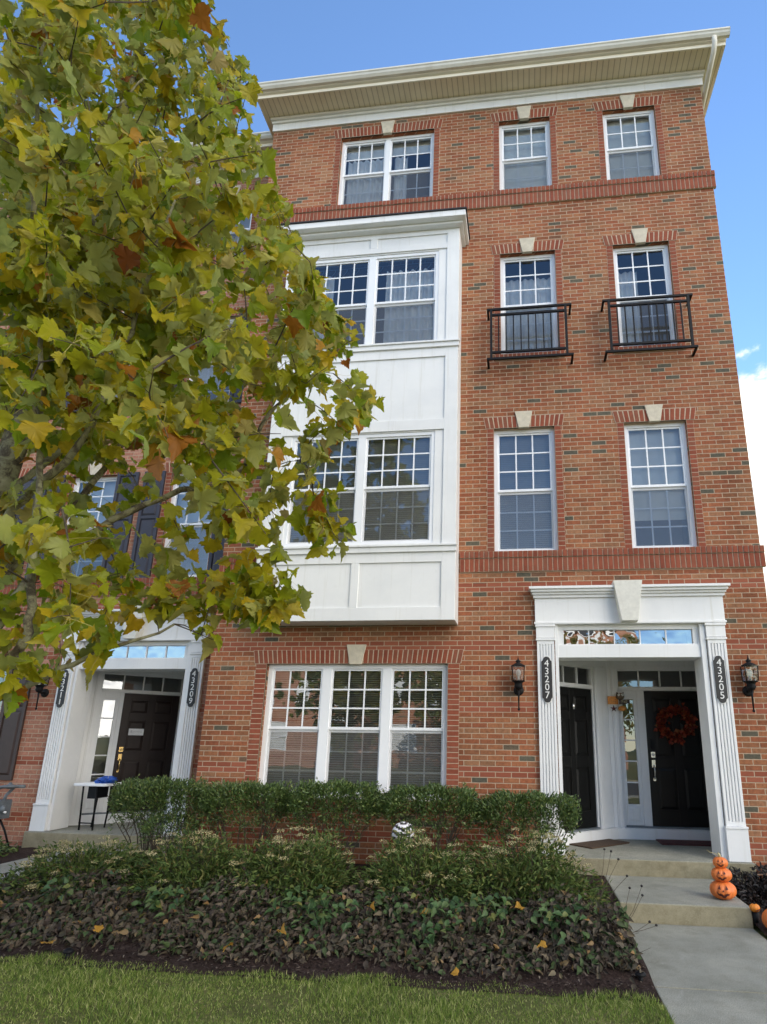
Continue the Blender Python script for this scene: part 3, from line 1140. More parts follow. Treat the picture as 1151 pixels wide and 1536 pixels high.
# ---- entrance recess, doors
def vestibule(h, ox, oy, oz, s_end, back_x1, dcol, hcol, side_on_diag):
    """recess with a 45 degree wall at left and a back wall"""
    mb = MB()
    T = Matrix.Translation((ox, oy, oz))
    mb.M = T
    zt, zb = 2.93, .53
    c45 = math.sqrt(.5)
    s0 = -.44
    pA = (.511 + s0 * c45, .782 + s0 * c45)
    pB = (.511 + s_end * c45, .782 + s_end * c45)
    yb = pB[1]
    # walls (sheets with siding grooves would hide behind the trim); openings cut for the doors below
    mb.quad((pA[0], .362, .3), (pA[0], pA[1], .3), (pA[0], pA[1], zt), (pA[0], .362, zt))
    mb.quad((back_x1, .362, .3), (back_x1, yb, .3), (back_x1, yb, zt), (back_x1, .362, zt))
    mb.quad((pA[0], .355, zt), (back_x1, .355, zt), (back_x1, yb + .2, zt), (pA[0], yb + .2, zt))
    # front return walls behind the jambs
    mb.quad((pA[0], .361, .3), (.41, .361, .3), (.41, .361, zt), (pA[0], .361, zt))
    mb.quad((2.33, .361, .3), (back_x1, .361, .3), (back_x1, .361, zt), (2.33, .361, zt))
    # threshold step following the walls
    st = [(pA[0] + .02, pA[1] - .02), (pB[0] + .04, yb - .10), (back_x1, yb - .10), (back_x1, yb + .2), (pA[0] - .3, yb + .2), (pA[0] - .02, pA[1])]
    mb.prism_z(st, .35, .505)
    for i in range(5):
        pass
    ves = mb.build('vestibule', WHITE, h)
    D = Matrix.Translation((ox + .511, oy + .782, oz)) @ Matrix.Rotation(R(45), 4, 'Z')
    B = Matrix.Translation((ox, oy + yb, oz))

    def doorwall(M, a, b, dx0, dx1, sl, door_m, handle_m, hand, nlite, leaf_z1=2.46):
        """wall panel from a to b in local x with a door dx0..dx1, optional sidelight sl=(x0,x1)"""
        w = MB()
        w.M = M
        lo = min(dx0, sl[0] - .05 if sl else dx0)
        hi = max(dx1, sl[1] + .05 if sl else dx1)
        # header siding: overlapping boards
        z = 2.83
        w.box(a, b, .0, .06, 2.80, 2.935)
        w.box(a, b, -.012, .0, 2.80, 2.835)
        w.box(a, lo - .05, 0, .06, .505, 2.80)
        w.box(hi + .05, b, 0, .06, .505, 2.80)
        # casing
        for x0, x1 in ((lo - .11, lo - .03), (hi + .03, hi + .11)):
            if x0 >= a - .02 and x1 <= b + .02:
                w.box(x0, x1, -.022, 0, .505, 2.80)
                w.box(x0 + .018, x1 - .018, -.032, -.0219, .505, 2.798)
        w.box(lo - .05, lo, .012, .10, .505, 2.80)
        w.box(hi, hi + .05, .012, .10, .505, 2.80)
        w.box(lo, hi, .005, .10, 2.46, 2.52)
        w.box(lo, hi, -.006, .0049, 2.475, 2.51)
        w.box(lo, hi, .012, .10, 2.765, 2.80)
        if sl:
            if sl[0] > dx1 - .2 and sl[0] >= dx1:
                w.box(dx1, sl[0] - .05, .012, .10, .505, 2.46)
            else:
                w.box(sl[1] + .05, dx0, .012, .10, .505, 2.46)
            # sidelight leaf
            x0, x1 = sl[0] - .05, sl[1] + .05
            w.box(x0, sl[0], .03, .07, .53, 2.46)
            w.box(sl[1], x1, .03, .07, .53, 2.46)
            w.box(sl[0], sl[1], .03, .07, 2.33, 2.46)
            w.box(sl[0], sl[1], .03, .07, .53, .82)
            w.field(sl[0] - .01, sl[1] + .01, .58, .79, .029, .02, .03)
            for i in range(1, 5):
                z = .82 + 1.51 * i / 5
                w.box(sl[0], sl[1], .035, .05, z - .01, z + .01)
        n = max(3, round((hi - lo) / .29))
        for i in range(1, n):
            x = lo + (hi - lo) * i / n
            w.box(x - .011, x + .011, .03, .06, 2.52, 2.765)
        w.build('door_frame', WHITE, h, .003)
        p = MB()
        p.M = M
        p.quad((lo, .062, 2.515), (hi, .062, 2.515), (hi, .062, 2.77), (lo, .062, 2.77))
        if sl:
            p.quad((sl[0] - .005, .055, .815), (sl[1] + .005, .055, .815), (sl[1] + .005, .055, 2.335), (sl[0] - .005, .055, 2.335))
        p.build('pane', GLASSD, h)
        k = MB()
        k.M = M
        k.box(lo, hi, .30, .32, .5, 2.8)
        k.build('hall_wall', ROOMW, h)
        dm = MB()
        dm.M = M
        door_mesh(dm, dx0 + .004, dx1 - .004, .53, 2.456, .03)
        dd = dm.build('door', door_m, h, .0025)
        hm = MB()
        hm.M = M
        hx = dx0 + .075 if hand < 0 else dx1 - .075
        grip = handle_mesh(hm, hx, 1.36, .03)
        hm.build('deadbolt', handle_m, dd)
        grip.build('handle', handle_m, dd)
        sm = MB()
        sm.M = M
        sm.box(lo, hi, -.02, .1, .5052, .528)
        sm.build('threshold', GREYM, h)
        return dd

    if not side_on_diag:
        d1 = doorwall(D, s0, s_end, -.205, .70, None, dcol, hcol, -1, 3)
        d2 = doorwall(B, pB[0], back_x1, 1.80, 2.69, (1.475, 1.64), dcol, hcol, -1, 4)
    else:
        d1 = doorwall(D, s0, s_end, .20, 1.11, (-.10, .085), dcol, hcol, -1, 4)
        d2 = doorwall(B, pB[0], back_x1, pB[0] + .28, pB[0] + 1.18, None, dcol, hcol, 1, 3)
    return D, B, d1, d2


DM, BM, door207, door205 = vestibule(HM, 0, 0, 0, 1.05, 2.90, DOORB, NICKEL, False)
DL, BL, door211, door209 = vestibule(HL, LX, LY, LZ, 1.38, 2.75, DOORBR, BRASS, True)
k = MB()
k.M = DM
k.lathe((.25, .0, 2.19), [(.004, -.05), (.02, -.04), (.026, 0), (.02, .04), (.004, .05)], 14)
k.build('knocker', NICKEL, door207)
k = MB()
k.M = BM
k.box(1.845, 1.905, .012, .032, 1.60, 1.74)
k.build('keypad_lock', BLACKM, door205)

# ---- left townhouse
lw = []
for x0 in (-9.74, -7.87, -5.99):
    for z0, z1 in ((10.58, 12.04), (7.40, 9.23), (4.21, 6.10)):
        lw.append((x0, x0 + .855, z0, z1))
lw.append((-10.05, -8.32, .95, 2.86))
for x0 in (-13.4, -11.9):
    for z0, z1 in ((10.58, 12.04), (7.40, 9.23), (4.21, 6.10)):
        lw.append((x0, x0 + .855, z0, z1))
lport = (PORT[0] + LX, PORT[1] + LX, PORT[2] + LZ, PORT[3] + LZ)
mb = MB()
wall_sheet(mb, -15, FX0 + .02, -.4, 12.75, lw + [lport], LY, .11)
mb.quad((-15, LY, -.4), (-15, LY, 12.75), (-15, 11, 12.75), (-15, 11, -.4))
mb.quad((-15, 11, -.4), (-15, 11, 12.75), (FX0, 11, 12.75), (FX0, 11, -.4))
mb.build('wall', BRICKP, HL)
mb = MB()
for z in (4.0, 7.15, 10.35):
    mb.box(-14.9, FX0 - .05, LY + .13, 4, z - .15, z)
mb.box(-14.9, FX0 - .05, 4, 4.1, 0, 12.7)
mb.box(-14.9, FX0 - .05, LY + .13, 4, 12.6, 12.7)
for x in (-14.9, -8.25, FX0 - .15):
    mb.box(x, x + .1, LY + .13, 4, 0, 12.6)
mb.build('room_partition', ROOMW, HL)
for i, w in enumerate(lw):
    surround(HL, *w, LY, True, .25, .19, .1, w[2] < 10)
    big = (w[1] - w[0]) > 1
    win_kw = dict(units=2 if big else 1, cols=3, rows=2 if w[2] > 10 else 3)
    window(HL, w[0], w[1], w[2], w[3], LY + WY, covers=[('blind' if i % 3 else 'blindd', (w[2] + (.5 if i % 2 else 0), w[3]))], **win_kw)
for za, zb in ((3.909, 4.202), (10.257, 10.578)):
    mb = MB()
    soldier(mb, -15, FX0 - .03, zb - .095, zb, LY, .045)
    soldier(mb, -15, FX0 - .03, za, zb - .099, LY, .03)
    mb.build('string_course', [PIECE, MORTAR], HL)
eaves(HL, -15, FX0 - .16, LY, -.05, False, False)


def shutter(x0, x1, z0, z1, y, m):
    s = MB()
    st = .055
    s.box(x0, x1, y - .018, y - .002, z0, z1)
    for a, b in ((x0, x0 + st), (x1 - st, x1)):
        s.box(a, b, y - .036, y - .0179, z0, z1)
    zm = z0 + (z1 - z0) * .56
    for c, d in ((z0, z0 + st * 1.2), (zm - st * .5, zm + st * .5), (z1 - st * 1.2, z1)):
        s.box(x0 + st, x1 - st, y - .0355, y - .0179, c, d)
    for c, d in ((z0 + st * 1.2, zm - st * .5), (zm + st * .5, z1 - st * 1.2)):
        s.field(x0 + st + .012, x1 - st - .012, c + .012, d - .012, y - .0185, y - .032, .03)
    s.build('shutter', m, HL, .003)


for w in lw:
    if 3 < w[2] < 10:
        shutter(w[0] - .11 - .38, w[0] - .11, w[2] - .02, w[3] + .02, LY, SHUT)
        shutter(w[1] + .03, w[1] + .03 + .40, w[2] - .02, w[3] + .02, LY, SHUT)
    elif w[2] < 3:
        shutter(w[1] + .04, w[1] + .46, w[2] + .06, w[3] + .06, LY, SHUTBR)
        shutter(w[0] - .46, w[0] - .04, w[2] + .06, w[3] + .06, LY, SHUTBR)

# ------------------------------------------------------------------ ground
def sheet(name, x0, x1, y0, y1, z, m, nx=1, ny=1, fn=None, kind='structure'):
    mb = MB()
    vs = []
    for j in range(ny + 1):
        for i in range(nx + 1):
            x = x0 + (x1 - x0) * i / nx
            y = y0 + (y1 - y0) * j / ny
            vs.append((x, y, z + (fn(x, y) if fn else 0)))
    fs = [(j * (nx + 1) + i, j * (nx + 1) + i + 1, (j + 1) * (nx + 1) + i + 1, (j + 1) * (nx + 1) + i) for j in range(ny) for i in range(nx)]
    mb.smooth = True
    mb.add(vs, fs)
    return tag(mb.build(name, m), kind=kind)


sheet('ground', -500, 500, -500, 500, -.30, FARG)
mb = MB()
mb.box(-40, 40, -9.6, 2, -.29, -.012)
tag(mb.build('lawn', LAWN), kind='structure')
mb = MB()
mb.box(-60, 60, -11.2, -9.6, -.29, 0)
tag(mb.build('pavement', CONC), kind='structure')
mb = MB()
mb.box(-60, 60, -11.36, -11.2, -.29, .004)
mb.box(-60, 60, -19.2, -19.04, -.29, .004)
tag(mb.build('kerb', CONC), kind='structure')
sheet('road', -80, 80, -19.1, -11.3, -.13, ASPH)
mb = MB()
mb.box(3.25, 60, 2.001, 50, -.29, -.012)
tag(mb.build('lawn', LAWN), kind='structure')
mb = MB()
mb.box(-60, 60, -60, -19.2, -.29, -.01)
tag(mb.build('lawn', LAWN), kind='structure')

# concrete: front walk with joints, steps and porch slabs
mb = MB()
yy = [-1.36, -2.96, -4.6, -6.2, -7.8, -9.59]
for a, b in zip(yy[:-1], yy[1:]):
    mb.box(.885, 2.11, b + .006, a - .006, -.25, 0)
mb.box(.89, 2.105, -9.59, -1.37, -.26, -.012)
tag(mb.build('path', CONC, None, .006), kind='structure')
mb = MB()
mb.box(.885, 2.12, -1.36, -.12, -.25, .178)
tag(mb.build('steps', CONC, None, .012), kind='structure')
mb = MB()
mb.box(.13, 2.61, -.13, 2.2, -.25, .36)
tag(mb.build('porch_slab', CONC, None, .012), kind='structure')
mb = MB()
mb.box(.13 + LX, 2.61 + LX, LY - .13, LY + 3.0, -.25, .31)
tag(mb.build('porch_slab', CONC, None, .012), kind='structure')
mb = MB()
mb.box(-6.6, -5.46, -9.59, LY - .135, -.2, .12)
tag(mb.build('path', CONC, None, .01), kind='structure')


def bed_h(x, y):
    t = min(1, max(0, (y + 2.95) / 2.4))
    e = min(1, max(0, (y + 3.02) / .2))
    return .16 * t + .03 * e * (1 + math.sin(x * 7 + y * 3) * .4 + math.sin(x * 3.1 - y * 9) * .3) - .005


sheet('mulch_bed', -5.455, .884, -3.22, .05, .0, MULCH, 60, 30, bed_h)
sheet('mulch_bed', 2.13, 3.6, -1.75, .05, .0, MULCH, 14, 14, lambda x, y: .02 + .10 * min(1, (y + 1.75) / 1.4) + .012 * math.sin(x * 9 + y * 5))
sheet('mulch_bed', -9.5, -6.605, -.75, LY + .05, .0, MULCH, 14, 10, lambda x, y: .09 + .012 * math.sin(x * 9 + y * 5))

# ------------------------------------------------------------------ camera
F, PX, PY = 895.14, 105.8, 96.4
yaw, pit, rol = math.radians(-6.85), math.radians(15.40), math.radians(.75)
cam = bpy.data.cameras.new('camera')
co = bpy.data.objects.new('camera', cam)
COL.objects.link(co)
cam.sensor_fit = 'HORIZONTAL'
cam.sensor_width = 36
cam.lens = 36 * F / 1151
cam.shift_x = -PX / 1151
cam.shift_y = PY / 1151
cam.clip_start = .05
cam.clip_end = 2000
fw = Vector((math.sin(yaw) * math.cos(pit), math.cos(yaw) * math.cos(pit), math.sin(pit)))
rt = Vector((math.cos(yaw), -math.sin(yaw), 0))
up = rt.cross(fw)
r2 = rt * math.cos(rol) + up * math.sin(rol)
u2 = up * math.cos(rol) - rt * math.sin(rol)
co.matrix_world = Matrix(((r2.x, u2.x, -fw.x, 0), (r2.y, u2.y, -fw.y, -8.014), (r2.z, u2.z, -fw.z, 1.687), (0, 0, 0, 1)))
SC.camera = co

# ------------------------------------------------------------------ sky and sun
AZ, EL = R(16), R(25)
w = bpy.data.worlds.new('World')
SC.world = w
w.use_nodes = True
nt = w.node_tree
nt.nodes.clear()
g = G(nt)
out = g.n('ShaderNodeOutputWorld')
bg = g.n('ShaderNodeBackground')
sky = g.n('ShaderNodeTexSky', sky_type='NISHITA')
sky.sun_disc = False
sky.sun_elevation = EL
sky.sun_rotation = AZ
sky.air_density = 1.0
sky.dust_density = 0.0
sky.ozone_density = 4.5
tc = g.n('ShaderNodeTexCoord').outputs['Generated']
sp = g.n('ShaderNodeSeparateXYZ')
g.link(tc, sp.inputs[0])
mp = g.n('ShaderNodeMapping')
mp.inputs['Scale'].default_value = (1, 1, 2.2)
g.link(tc, mp.inputs[0])
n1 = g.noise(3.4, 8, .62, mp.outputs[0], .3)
# more cloud low in front to the right of the house, unseen fill cloud added behind the viewer, clear blue above the roof


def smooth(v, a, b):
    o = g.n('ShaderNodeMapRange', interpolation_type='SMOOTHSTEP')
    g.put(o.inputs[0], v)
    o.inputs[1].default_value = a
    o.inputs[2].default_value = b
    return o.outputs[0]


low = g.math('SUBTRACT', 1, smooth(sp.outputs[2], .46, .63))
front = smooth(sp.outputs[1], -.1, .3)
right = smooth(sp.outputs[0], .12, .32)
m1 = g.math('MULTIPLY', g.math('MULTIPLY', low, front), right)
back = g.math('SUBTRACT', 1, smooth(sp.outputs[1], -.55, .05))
high = smooth(sp.outputs[2], .84, .95)  # overhead cap, part of the same added fill
# unseen fill banks added behind right and far left to brighten the shaded facade
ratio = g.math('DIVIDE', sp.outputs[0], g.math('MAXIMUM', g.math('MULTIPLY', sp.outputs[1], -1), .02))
fill_bankr = smooth(ratio, .42, .62)
fill_bankl = g.math('SUBTRACT', 1, smooth(ratio, -2.2, -1.5))
fill_mask = g.math('MULTIPLY', back, g.math('MAXIMUM', high, g.math('MAXIMUM', fill_bankr, fill_bankl)))
cov = g.math('ADD', g.math('MULTIPLY', m1, .27), g.math('MULTIPLY', fill_mask, .42))
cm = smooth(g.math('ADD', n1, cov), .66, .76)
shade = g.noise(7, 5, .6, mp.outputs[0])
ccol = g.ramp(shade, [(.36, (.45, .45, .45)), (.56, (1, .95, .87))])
sc_ = g.math('ADD', 9.5, g.math('MULTIPLY', back, 16))  # added cloud behind the viewer set brighter to lift the shaded front
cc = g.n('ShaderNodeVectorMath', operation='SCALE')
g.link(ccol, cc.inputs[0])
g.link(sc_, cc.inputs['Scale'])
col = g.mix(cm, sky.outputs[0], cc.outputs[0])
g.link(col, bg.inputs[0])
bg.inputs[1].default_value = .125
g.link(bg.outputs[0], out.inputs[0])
sd = bpy.data.lights.new('sun', 'SUN')
so = bpy.data.objects.new('sun', sd)
COL.objects.link(so)
sd.energy = 4.0
sd.angle = R(.5)
sd.color = (1, .93, .82)
so.rotation_euler = Vector((math.sin(AZ) * math.cos(EL), math.cos(AZ) * math.cos(EL), math.sin(EL))).to_track_quat('Z', 'Y').to_euler()
vs = SC.view_settings
vs.view_transform = 'Standard'
vs.look = 'None'
vs.gamma = 1
vs.exposure = 1.15
SC.cycles.max_bounces = 8
SC.cycles.transparent_max_bounces = 16

# ------------------------------------------------------------------ small things on the house
CAMP = Vector((0, -8.014, 1.687))


def pix(px, py, y):
    """point of the photograph at depth y (used to take positions from the photograph)"""
    d = fw * F + r2 * (px - 575.5 - PX) - u2 * (py - 768 - PY)
    t = (y + 8.014) / d.y
    return CAMP + d * t


def proj_np(P):
    d = P - np.array(CAMP)
    z = d @ np.array(fw)
    return np.stack([575.5 + PX + F * (d @ np.array(r2)) / z, 768 + PY - F * (d @ np.array(u2)) / z], -1), z


def text_mesh(txt, size, depth):
    c = bpy.data.curves.new('numeral_curve', 'FONT')
    c.body = txt
    c.size = size
    c.align_x = 'CENTER'
    c.align_y = 'CENTER'
    c.extrude = depth
    c.resolution_u = 3
    o = bpy.data.objects.new('numeral_curve', c)
    COL.objects.link(o)
    me = bpy.data.meshes.new_from_object(o.evaluated_get(bpy.context.evaluated_depsgraph_get()))
    bpy.data.objects.remove(o)
    return me


def plaque(txt, x, y, z, where):
    t = thing('address_plaque', f'dark scalloped address plaque with white numerals {txt} {where}', 'address plaque', (x, y, z), 'address plaques on the door pilasters')

    def outline(s):
        pts = []
        w, h = .067 * s, .232
        for i in range(9):
            a = math.pi * i / 8
            pts.append((.047 * s * math.cos(a), h + .02 + .045 * s * math.sin(a) + (s - 1) * .05))
        pts = [(w, -h), (w, h)] + pts + [(-w, h), (-w, -h)]
        for i in range(9):
            a = math.pi + math.pi * i / 8
            pts.append((.047 * s * math.cos(a), -h - .02 + .045 * s * math.sin(a) - (s - 1) * .05))
        return pts
    b = MB()
    b.M = Matrix.Translation((x, y, z))
    b.prism(outline(1.12), -.006, .0)
    b.build('rim', NUMW, t)
    b = MB()
    b.M = Matrix.Translation((x, y, z))
    b.prism(outline(1.0), -.014, -.0065)
    b.build('plate', PLAQ, t)
    for i, ch in enumerate(txt):
        me = text_mesh(ch, .125, .003)
        me.transform(Matrix.Rotation(R(90), 4, 'X'))
        me.materials.clear()
        me.materials.append(NUMW)
        o = bpy.data.objects.new('numeral', me)
        COL.objects.link(o)
        o.parent = t
        o.location = (0, -.017, .205 - i * .1025)


plaque('43207', .285, -.058, 2.472, 'beside the diagonal black door')
plaque('43205', 2.452, -.058, 2.478, 'beside the black door with the wreath')
plaque('43209', 2.452 + LX, LY - .058, 2.425, 'right of the brown door')
plaque('43211', .275 + LX, LY - .058, 2.40, 'half hidden by the sycamore branch')


def lantern(x, y, where):
    t = thing('wall_lantern', 'black glass coach lantern ' + where, 'wall lamp', (x, y, 2.07), 'wall lanterns beside the entrances')
    yc = y - .13
    b = MB()
    b.M = Matrix.Translation((x, y, 0)) @ Matrix.Rotation(R(90), 4, 'X')
    b.lathe((0, 2.335, 0), [(.068, 0), (.066, .012), (.05, .022), (.02, .03)], 20)
    b.M = None
    b.tube([(x, y - .02, 2.335), (x, y - .08, 2.33), (x, yc, 2.36)], [.018, .016, .02], 10)
    b.build('wall_plate', BLACKM, t)
    b = MB()
    b.tube([(x, yc, 2.36), (x, yc + .005, 2.25), (x, yc + .01, 2.10)], [.017, .012, .009], 10)
    b.lathe((x, yc + .01, 2.066), [(.002, 0), (.016, .012), (.018, .022), (.008, .035)], 12)
    b.build('tail', BLACKM, t)
    b = MB()
    b.lathe((x, yc, 2.33), [(.01, 0), (.04, .012), (.055, .045), (.048, .075), (.06, .10), (.085, .108), (.085, .118)], 20)
    b.lathe((x, yc, 2.632), [(.092, 0), (.092, .01), (.06, .03), (.022, .05), (.034, .062), (.036, .072), (.014, .086), (.007, .105), (.003, .14)], 20)
    h0, h1 = .068, .078
    for sx in (-1, 1):
        for sy in (-1, 1):
            b.tube([(x + sx * h0, yc + sy * h0, 2.446), (x + sx * h1, yc + sy * h1, 2.634)], .0065, 6)
    b.build('cage', BLACKM, t)
    b = MB()
    q = [(-1, -1), (1, -1), (1, 1), (-1, 1)]
    for i in range(4):
        a, c = q[i], q[(i + 1) % 4]
        k0, k1 = h0 - .002, h1 - .002
        b.quad((x + a[0] * k0, yc + a[1] * k0, 2.45), (x + c[0] * k0, yc + c[1] * k0, 2.45), (x + c[0] * k1, yc + c[1] * k1, 2.63), (x + a[0] * k1, yc + a[1] * k1, 2.63))
    b.build('glass', GLASSL, t)
    b = MB()
    b.lathe((x, yc, 2.45), [(.014, 0), (.014, .05), (.018, .06), (.034, .09), (.032, .12), (.018, .14), (.002, .148)], 16)
    b.build('bulb', BULB, t)


lantern(-.085, 0, 'left of the entrance with two black doors')
lantern(2.79, 0, 'at the right edge, right of the wreathed door')
lantern(-7.60, LY, 'beside the brown shutter at left, behind a branch')

# ---- wreath
wx, wy, wz = 2.215, 1.545, 1.985
t = thing('autumn_wreath', 'autumn wreath of orange and red silk flowers on the black door', 'wreath', (wx, wy, wz))
b = MB()
ring = [(wx + .195 * math.cos(a), wy - .03, wz + .195 * math.sin(a)) for a in [2 * math.pi * i / 40 for i in range(41)]]
b.tube(ring, .028, 8, False)
b.build('twig_ring', BARK_T, t)
n = 520
a = RNG.uniform(0, 2 * np.pi, n)
rr = .195 + RNG.normal(0, .035, n)
P = np.stack([wx + rr * np.cos(a), wy - .05 - RNG.uniform(0, .05, n), wz + rr * np.sin(a)], -1)
A = np.stack([np.cos(a), np.full(n, -.35), np.sin(a)], -1) + RNG.normal(0, .7, (n, 3))
leaves('leaf_spray', *T_OVAL, P, A, np.array([[0, -1, 0.]]) + RNG.normal(0, .5, (n, 3)), RNG.uniform(.035, .062, n), FLORAL, t)
fl = []
for i, ca in enumerate((2.45, 1.1, .35, 4.0, 4.75, 5.6, 3.2)):
    c = np.array([wx + .19 * math.cos(ca), wy - .10, wz + .19 * math.sin(ca)])
    m_ = 34
    th = RNG.uniform(0, 2 * np.pi, m_)
    ti = RNG.uniform(.25, 1.2, m_)
    A = np.stack([np.sin(ti) * np.cos(th), -np.cos(ti), np.sin(ti) * np.sin(th)], -1)
    leaves('flower', *T_OVAL, np.repeat(c[None], m_, 0), A, np.cross(A, RNG.normal(size=(m_, 3))), RNG.uniform(.045, .068, m_), FLORAL, t, RNG.uniform(.018, .026, m_))

# ---- owl sign
ox_, oy_, oz_ = 1.43, 1.47, 2.30
t = thing('autumn_sign', 'small wooden owl sign with autumn boards hanging beside the sidelight', 'hanging sign', (ox_, oy_, oz_))
b = MB()
b.prism([(ox_ - .185, 2.25), (ox_ - .03, 2.25), (ox_ - .03, 2.365), (ox_ - .185, 2.37)], oy_ - .012, oy_)
b.build('orange_board', WOODB, t)
b = MB()
b.prism([(ox_ - .03, 2.245), (ox_ + .125, 2.255), (ox_ + .125, 2.318), (ox_ - .03, 2.312)], oy_ - .10, oy_ - .088)
b.build('dark_board', WOODD, t)
me = text_mesh('Fall', .066, .0015)
me.transform(Matrix.Rotation(R(90), 4, 'X'))
me.materials.append(STEMG)
o = bpy.data.objects.new('lettering', me)
COL.objects.link(o)
o.parent = t
o.location = (.048, -.1025, -.016)
b = MB()
b.lathe((ox_, oy_ - .03, 2.318), [(.03, 0), (.058, .02), (.064, .05), (.058, .08), (.035, .10)], 20)
for s in (-1, 1):
    b.add([(ox_ + s * .055, oy_ - .03, 2.39), (ox_ + s * .02, oy_ - .03, 2.41), (ox_ + s * .055, oy_ - .03, 2.435)], [(0, 1, 2), (0, 2, 1)])
b.build('owl', OWLB, t)
for s in (-1, 1):
    b = MB()
    b.M = Matrix.Translation((ox_ + s * .025, oy_ - .085, 2.385)) @ Matrix.Rotation(R(90), 4, 'X')
    b.lathe((0, 0, 0), [(.02, 0), (.02, .004), (.001, .006)], 14)
    e = b.build('eye', NUMW, t)
    b = MB()
    b.M = Matrix.Translation((ox_ + s * .025, oy_ - .092, 2.385)) @ Matrix.Rotation(R(90), 4, 'X')
    b.lathe((0, 0, 0), [(.008, 0), (.008, .003), (.001, .004)], 10)
    b.build('pupil', INK, e)
b = MB()
pts = [(ox_ - .10 + (.055 if i % 2 == 0 else .02) * math.cos(2 * math.pi * i / 10 + .3), 2.185 + (.055 if i % 2 == 0 else .02) * math.sin(2 * math.pi * i / 10 + .3)) for i in range(10)]
b.prism(pts, oy_ - .012, oy_ - .004)
b.build('red_leaf', MATRD, t)
b = MB()
b.lathe((ox_ + .025, oy_ - .012, 2.15), [(.02, 0), (.055, .015), (.062, .04), (.05, .065), (.015, .075)], 24, lambda a: 1 - .06 * abs(math.sin(a * 5)))
b.build('little_pumpkin', WOODB, t)
b = MB()
b.tube([(ox_ - .03, oy_ + .01, 2.43), (ox_ - .028, oy_, 2.47), (ox_ - .01, oy_ + .02, 2.49)], .003, 6)
b.tube([(ox_ + .0, oy_ + .012, 2.15), (ox_ + .004, oy_ + .01, 1.7), (ox_ + .0, oy_ + .012, 1.2), (ox_ + .01, oy_ + .012, .55)], .004, 6)
b.build('cord', VINYL, t)

# ---- doormats
b = MB()
b.M = Matrix.Translation((.93, .93, .361)) @ Matrix.Rotation(R(45), 4, 'Z')
b.box(-.40, .40, -.24, .24, 0, .018)
tag(b.build('doormat', MATBR, None, .004), 'brown coir doormat lying at an angle before the diagonal door', 'doormat')
b = MB()
b.box(1.80, 2.62, 1.0, 1.41, .361, .375)
b.box(1.82, 2.60, 1.02, 1.39, .3751, .379)
tag(b.build('doormat', MATRD, None, .003), 'dark red doormat before the door with the wreath', 'doormat')

# ---- notice on the brown door
b = MB()
b.M = DL
b.box(.348, .585, .012, .0145, 1.755, 1.865)
o = tag(b.build('paper_notice', PAPER), 'white paper notice taped to the brown door', 'notice')
b = MB()
b.M = DL
rr = random.Random(3)
b.tube([(.385, .0118, 1.80), (.385, .0118, 1.835), (.40, .0118, 1.83), (.40, .0118, 1.815), (.39, .0118, 1.813), (.405, .0118, 1.80)], .0022, 4)
x = .42
while x < .55:
    b.tube([(x, .0118, 1.815 + rr.uniform(-.006, .006)), (x + .008, .0118, 1.805 + rr.uniform(-.004, .01)), (x + .014, .0118, 1.812 + rr.uniform(-.006, .006))], .0018, 4)
    x += .015
b.build('handwriting', INK, o)

# ---- folding table and the blue bag
tx, ty, tz = -6.59, 1.62, .31
tl = pix(118, 1172, 1.05)
t = thing('folding_table', 'small white folding table with black legs in the left entrance', 'table', (-6.62, 1.0, .31))
b = MB()
X0, X1, Y0, Y1, ZT = -6.90, -6.34, .88, 1.27, .985
r_ = .05
poly = []
for cx, cy, a0 in ((X1 - r_, Y0 + r_, -90), (X1 - r_, Y1 - r_, 0), (X0 + r_, Y1 - r_, 90), (X0 + r_, Y0 + r_, 180)):
    for k in range(5):
        a = R(a0 + k * 22.5)
        poly.append((cx + r_ * math.cos(a), cy + r_ * math.sin(a)))
b.prism_z(poly, ZT - .04, ZT)
b.build('table_top', PLASTICW, t, .008)
for x0, x1, y_ in ((-6.74, -6.70, .92), (-6.52, -6.48, .92), (-6.70, -6.74, 1.24), (-6.48, -6.52, 1.24)):
    b = MB()
    b.tube([(x0, y_, ZT - .04), (x1, y_ + .0, .32)], .013, 8)
    b.build('leg', BLACKM, t)
b = MB()
b.box(-6.66, -6.54, .93, 1.23, ZT - .22, ZT - .041)
b.tube([(-6.72, .92, .42), (-6.50, .92, .42)], .01, 6)
b.build('brace', BLACKM, t)
b = MB()
vs, fs = [], []
nu, nv = 22, 9
rr = random.Random(5)
for j in range(nv + 1):
    for i in range(nu):
        a = 2 * math.pi * i / nu
        h = j / nv
        q = math.sqrt(max(0, 1 - h ** 2.2)) * (1 + rr.uniform(-.26, .26)) + .02
        vs.append((-6.48 + .15 * q * math.cos(a) + .03 * h, 1.05 + .11 * q * math.sin(a), ZT + .002 + .065 * h * (1 + .5 * math.sin(a * 2 + 1)) + rr.uniform(0, .02) * (h > 0)))
for j in range(nv):
    for i in range(nu):
        fs.append((j * nu + i, j * nu + (i + 1) % nu, (j + 1) * nu + (i + 1) % nu, (j + 1) * nu + i))
fs.append(tuple(range(nv * nu, (nv + 1) * nu)))
b.add(vs, fs)
tag(b.build('plastic_bag', BLUEP), 'crumpled blue plastic bag on the white folding table', 'bag')

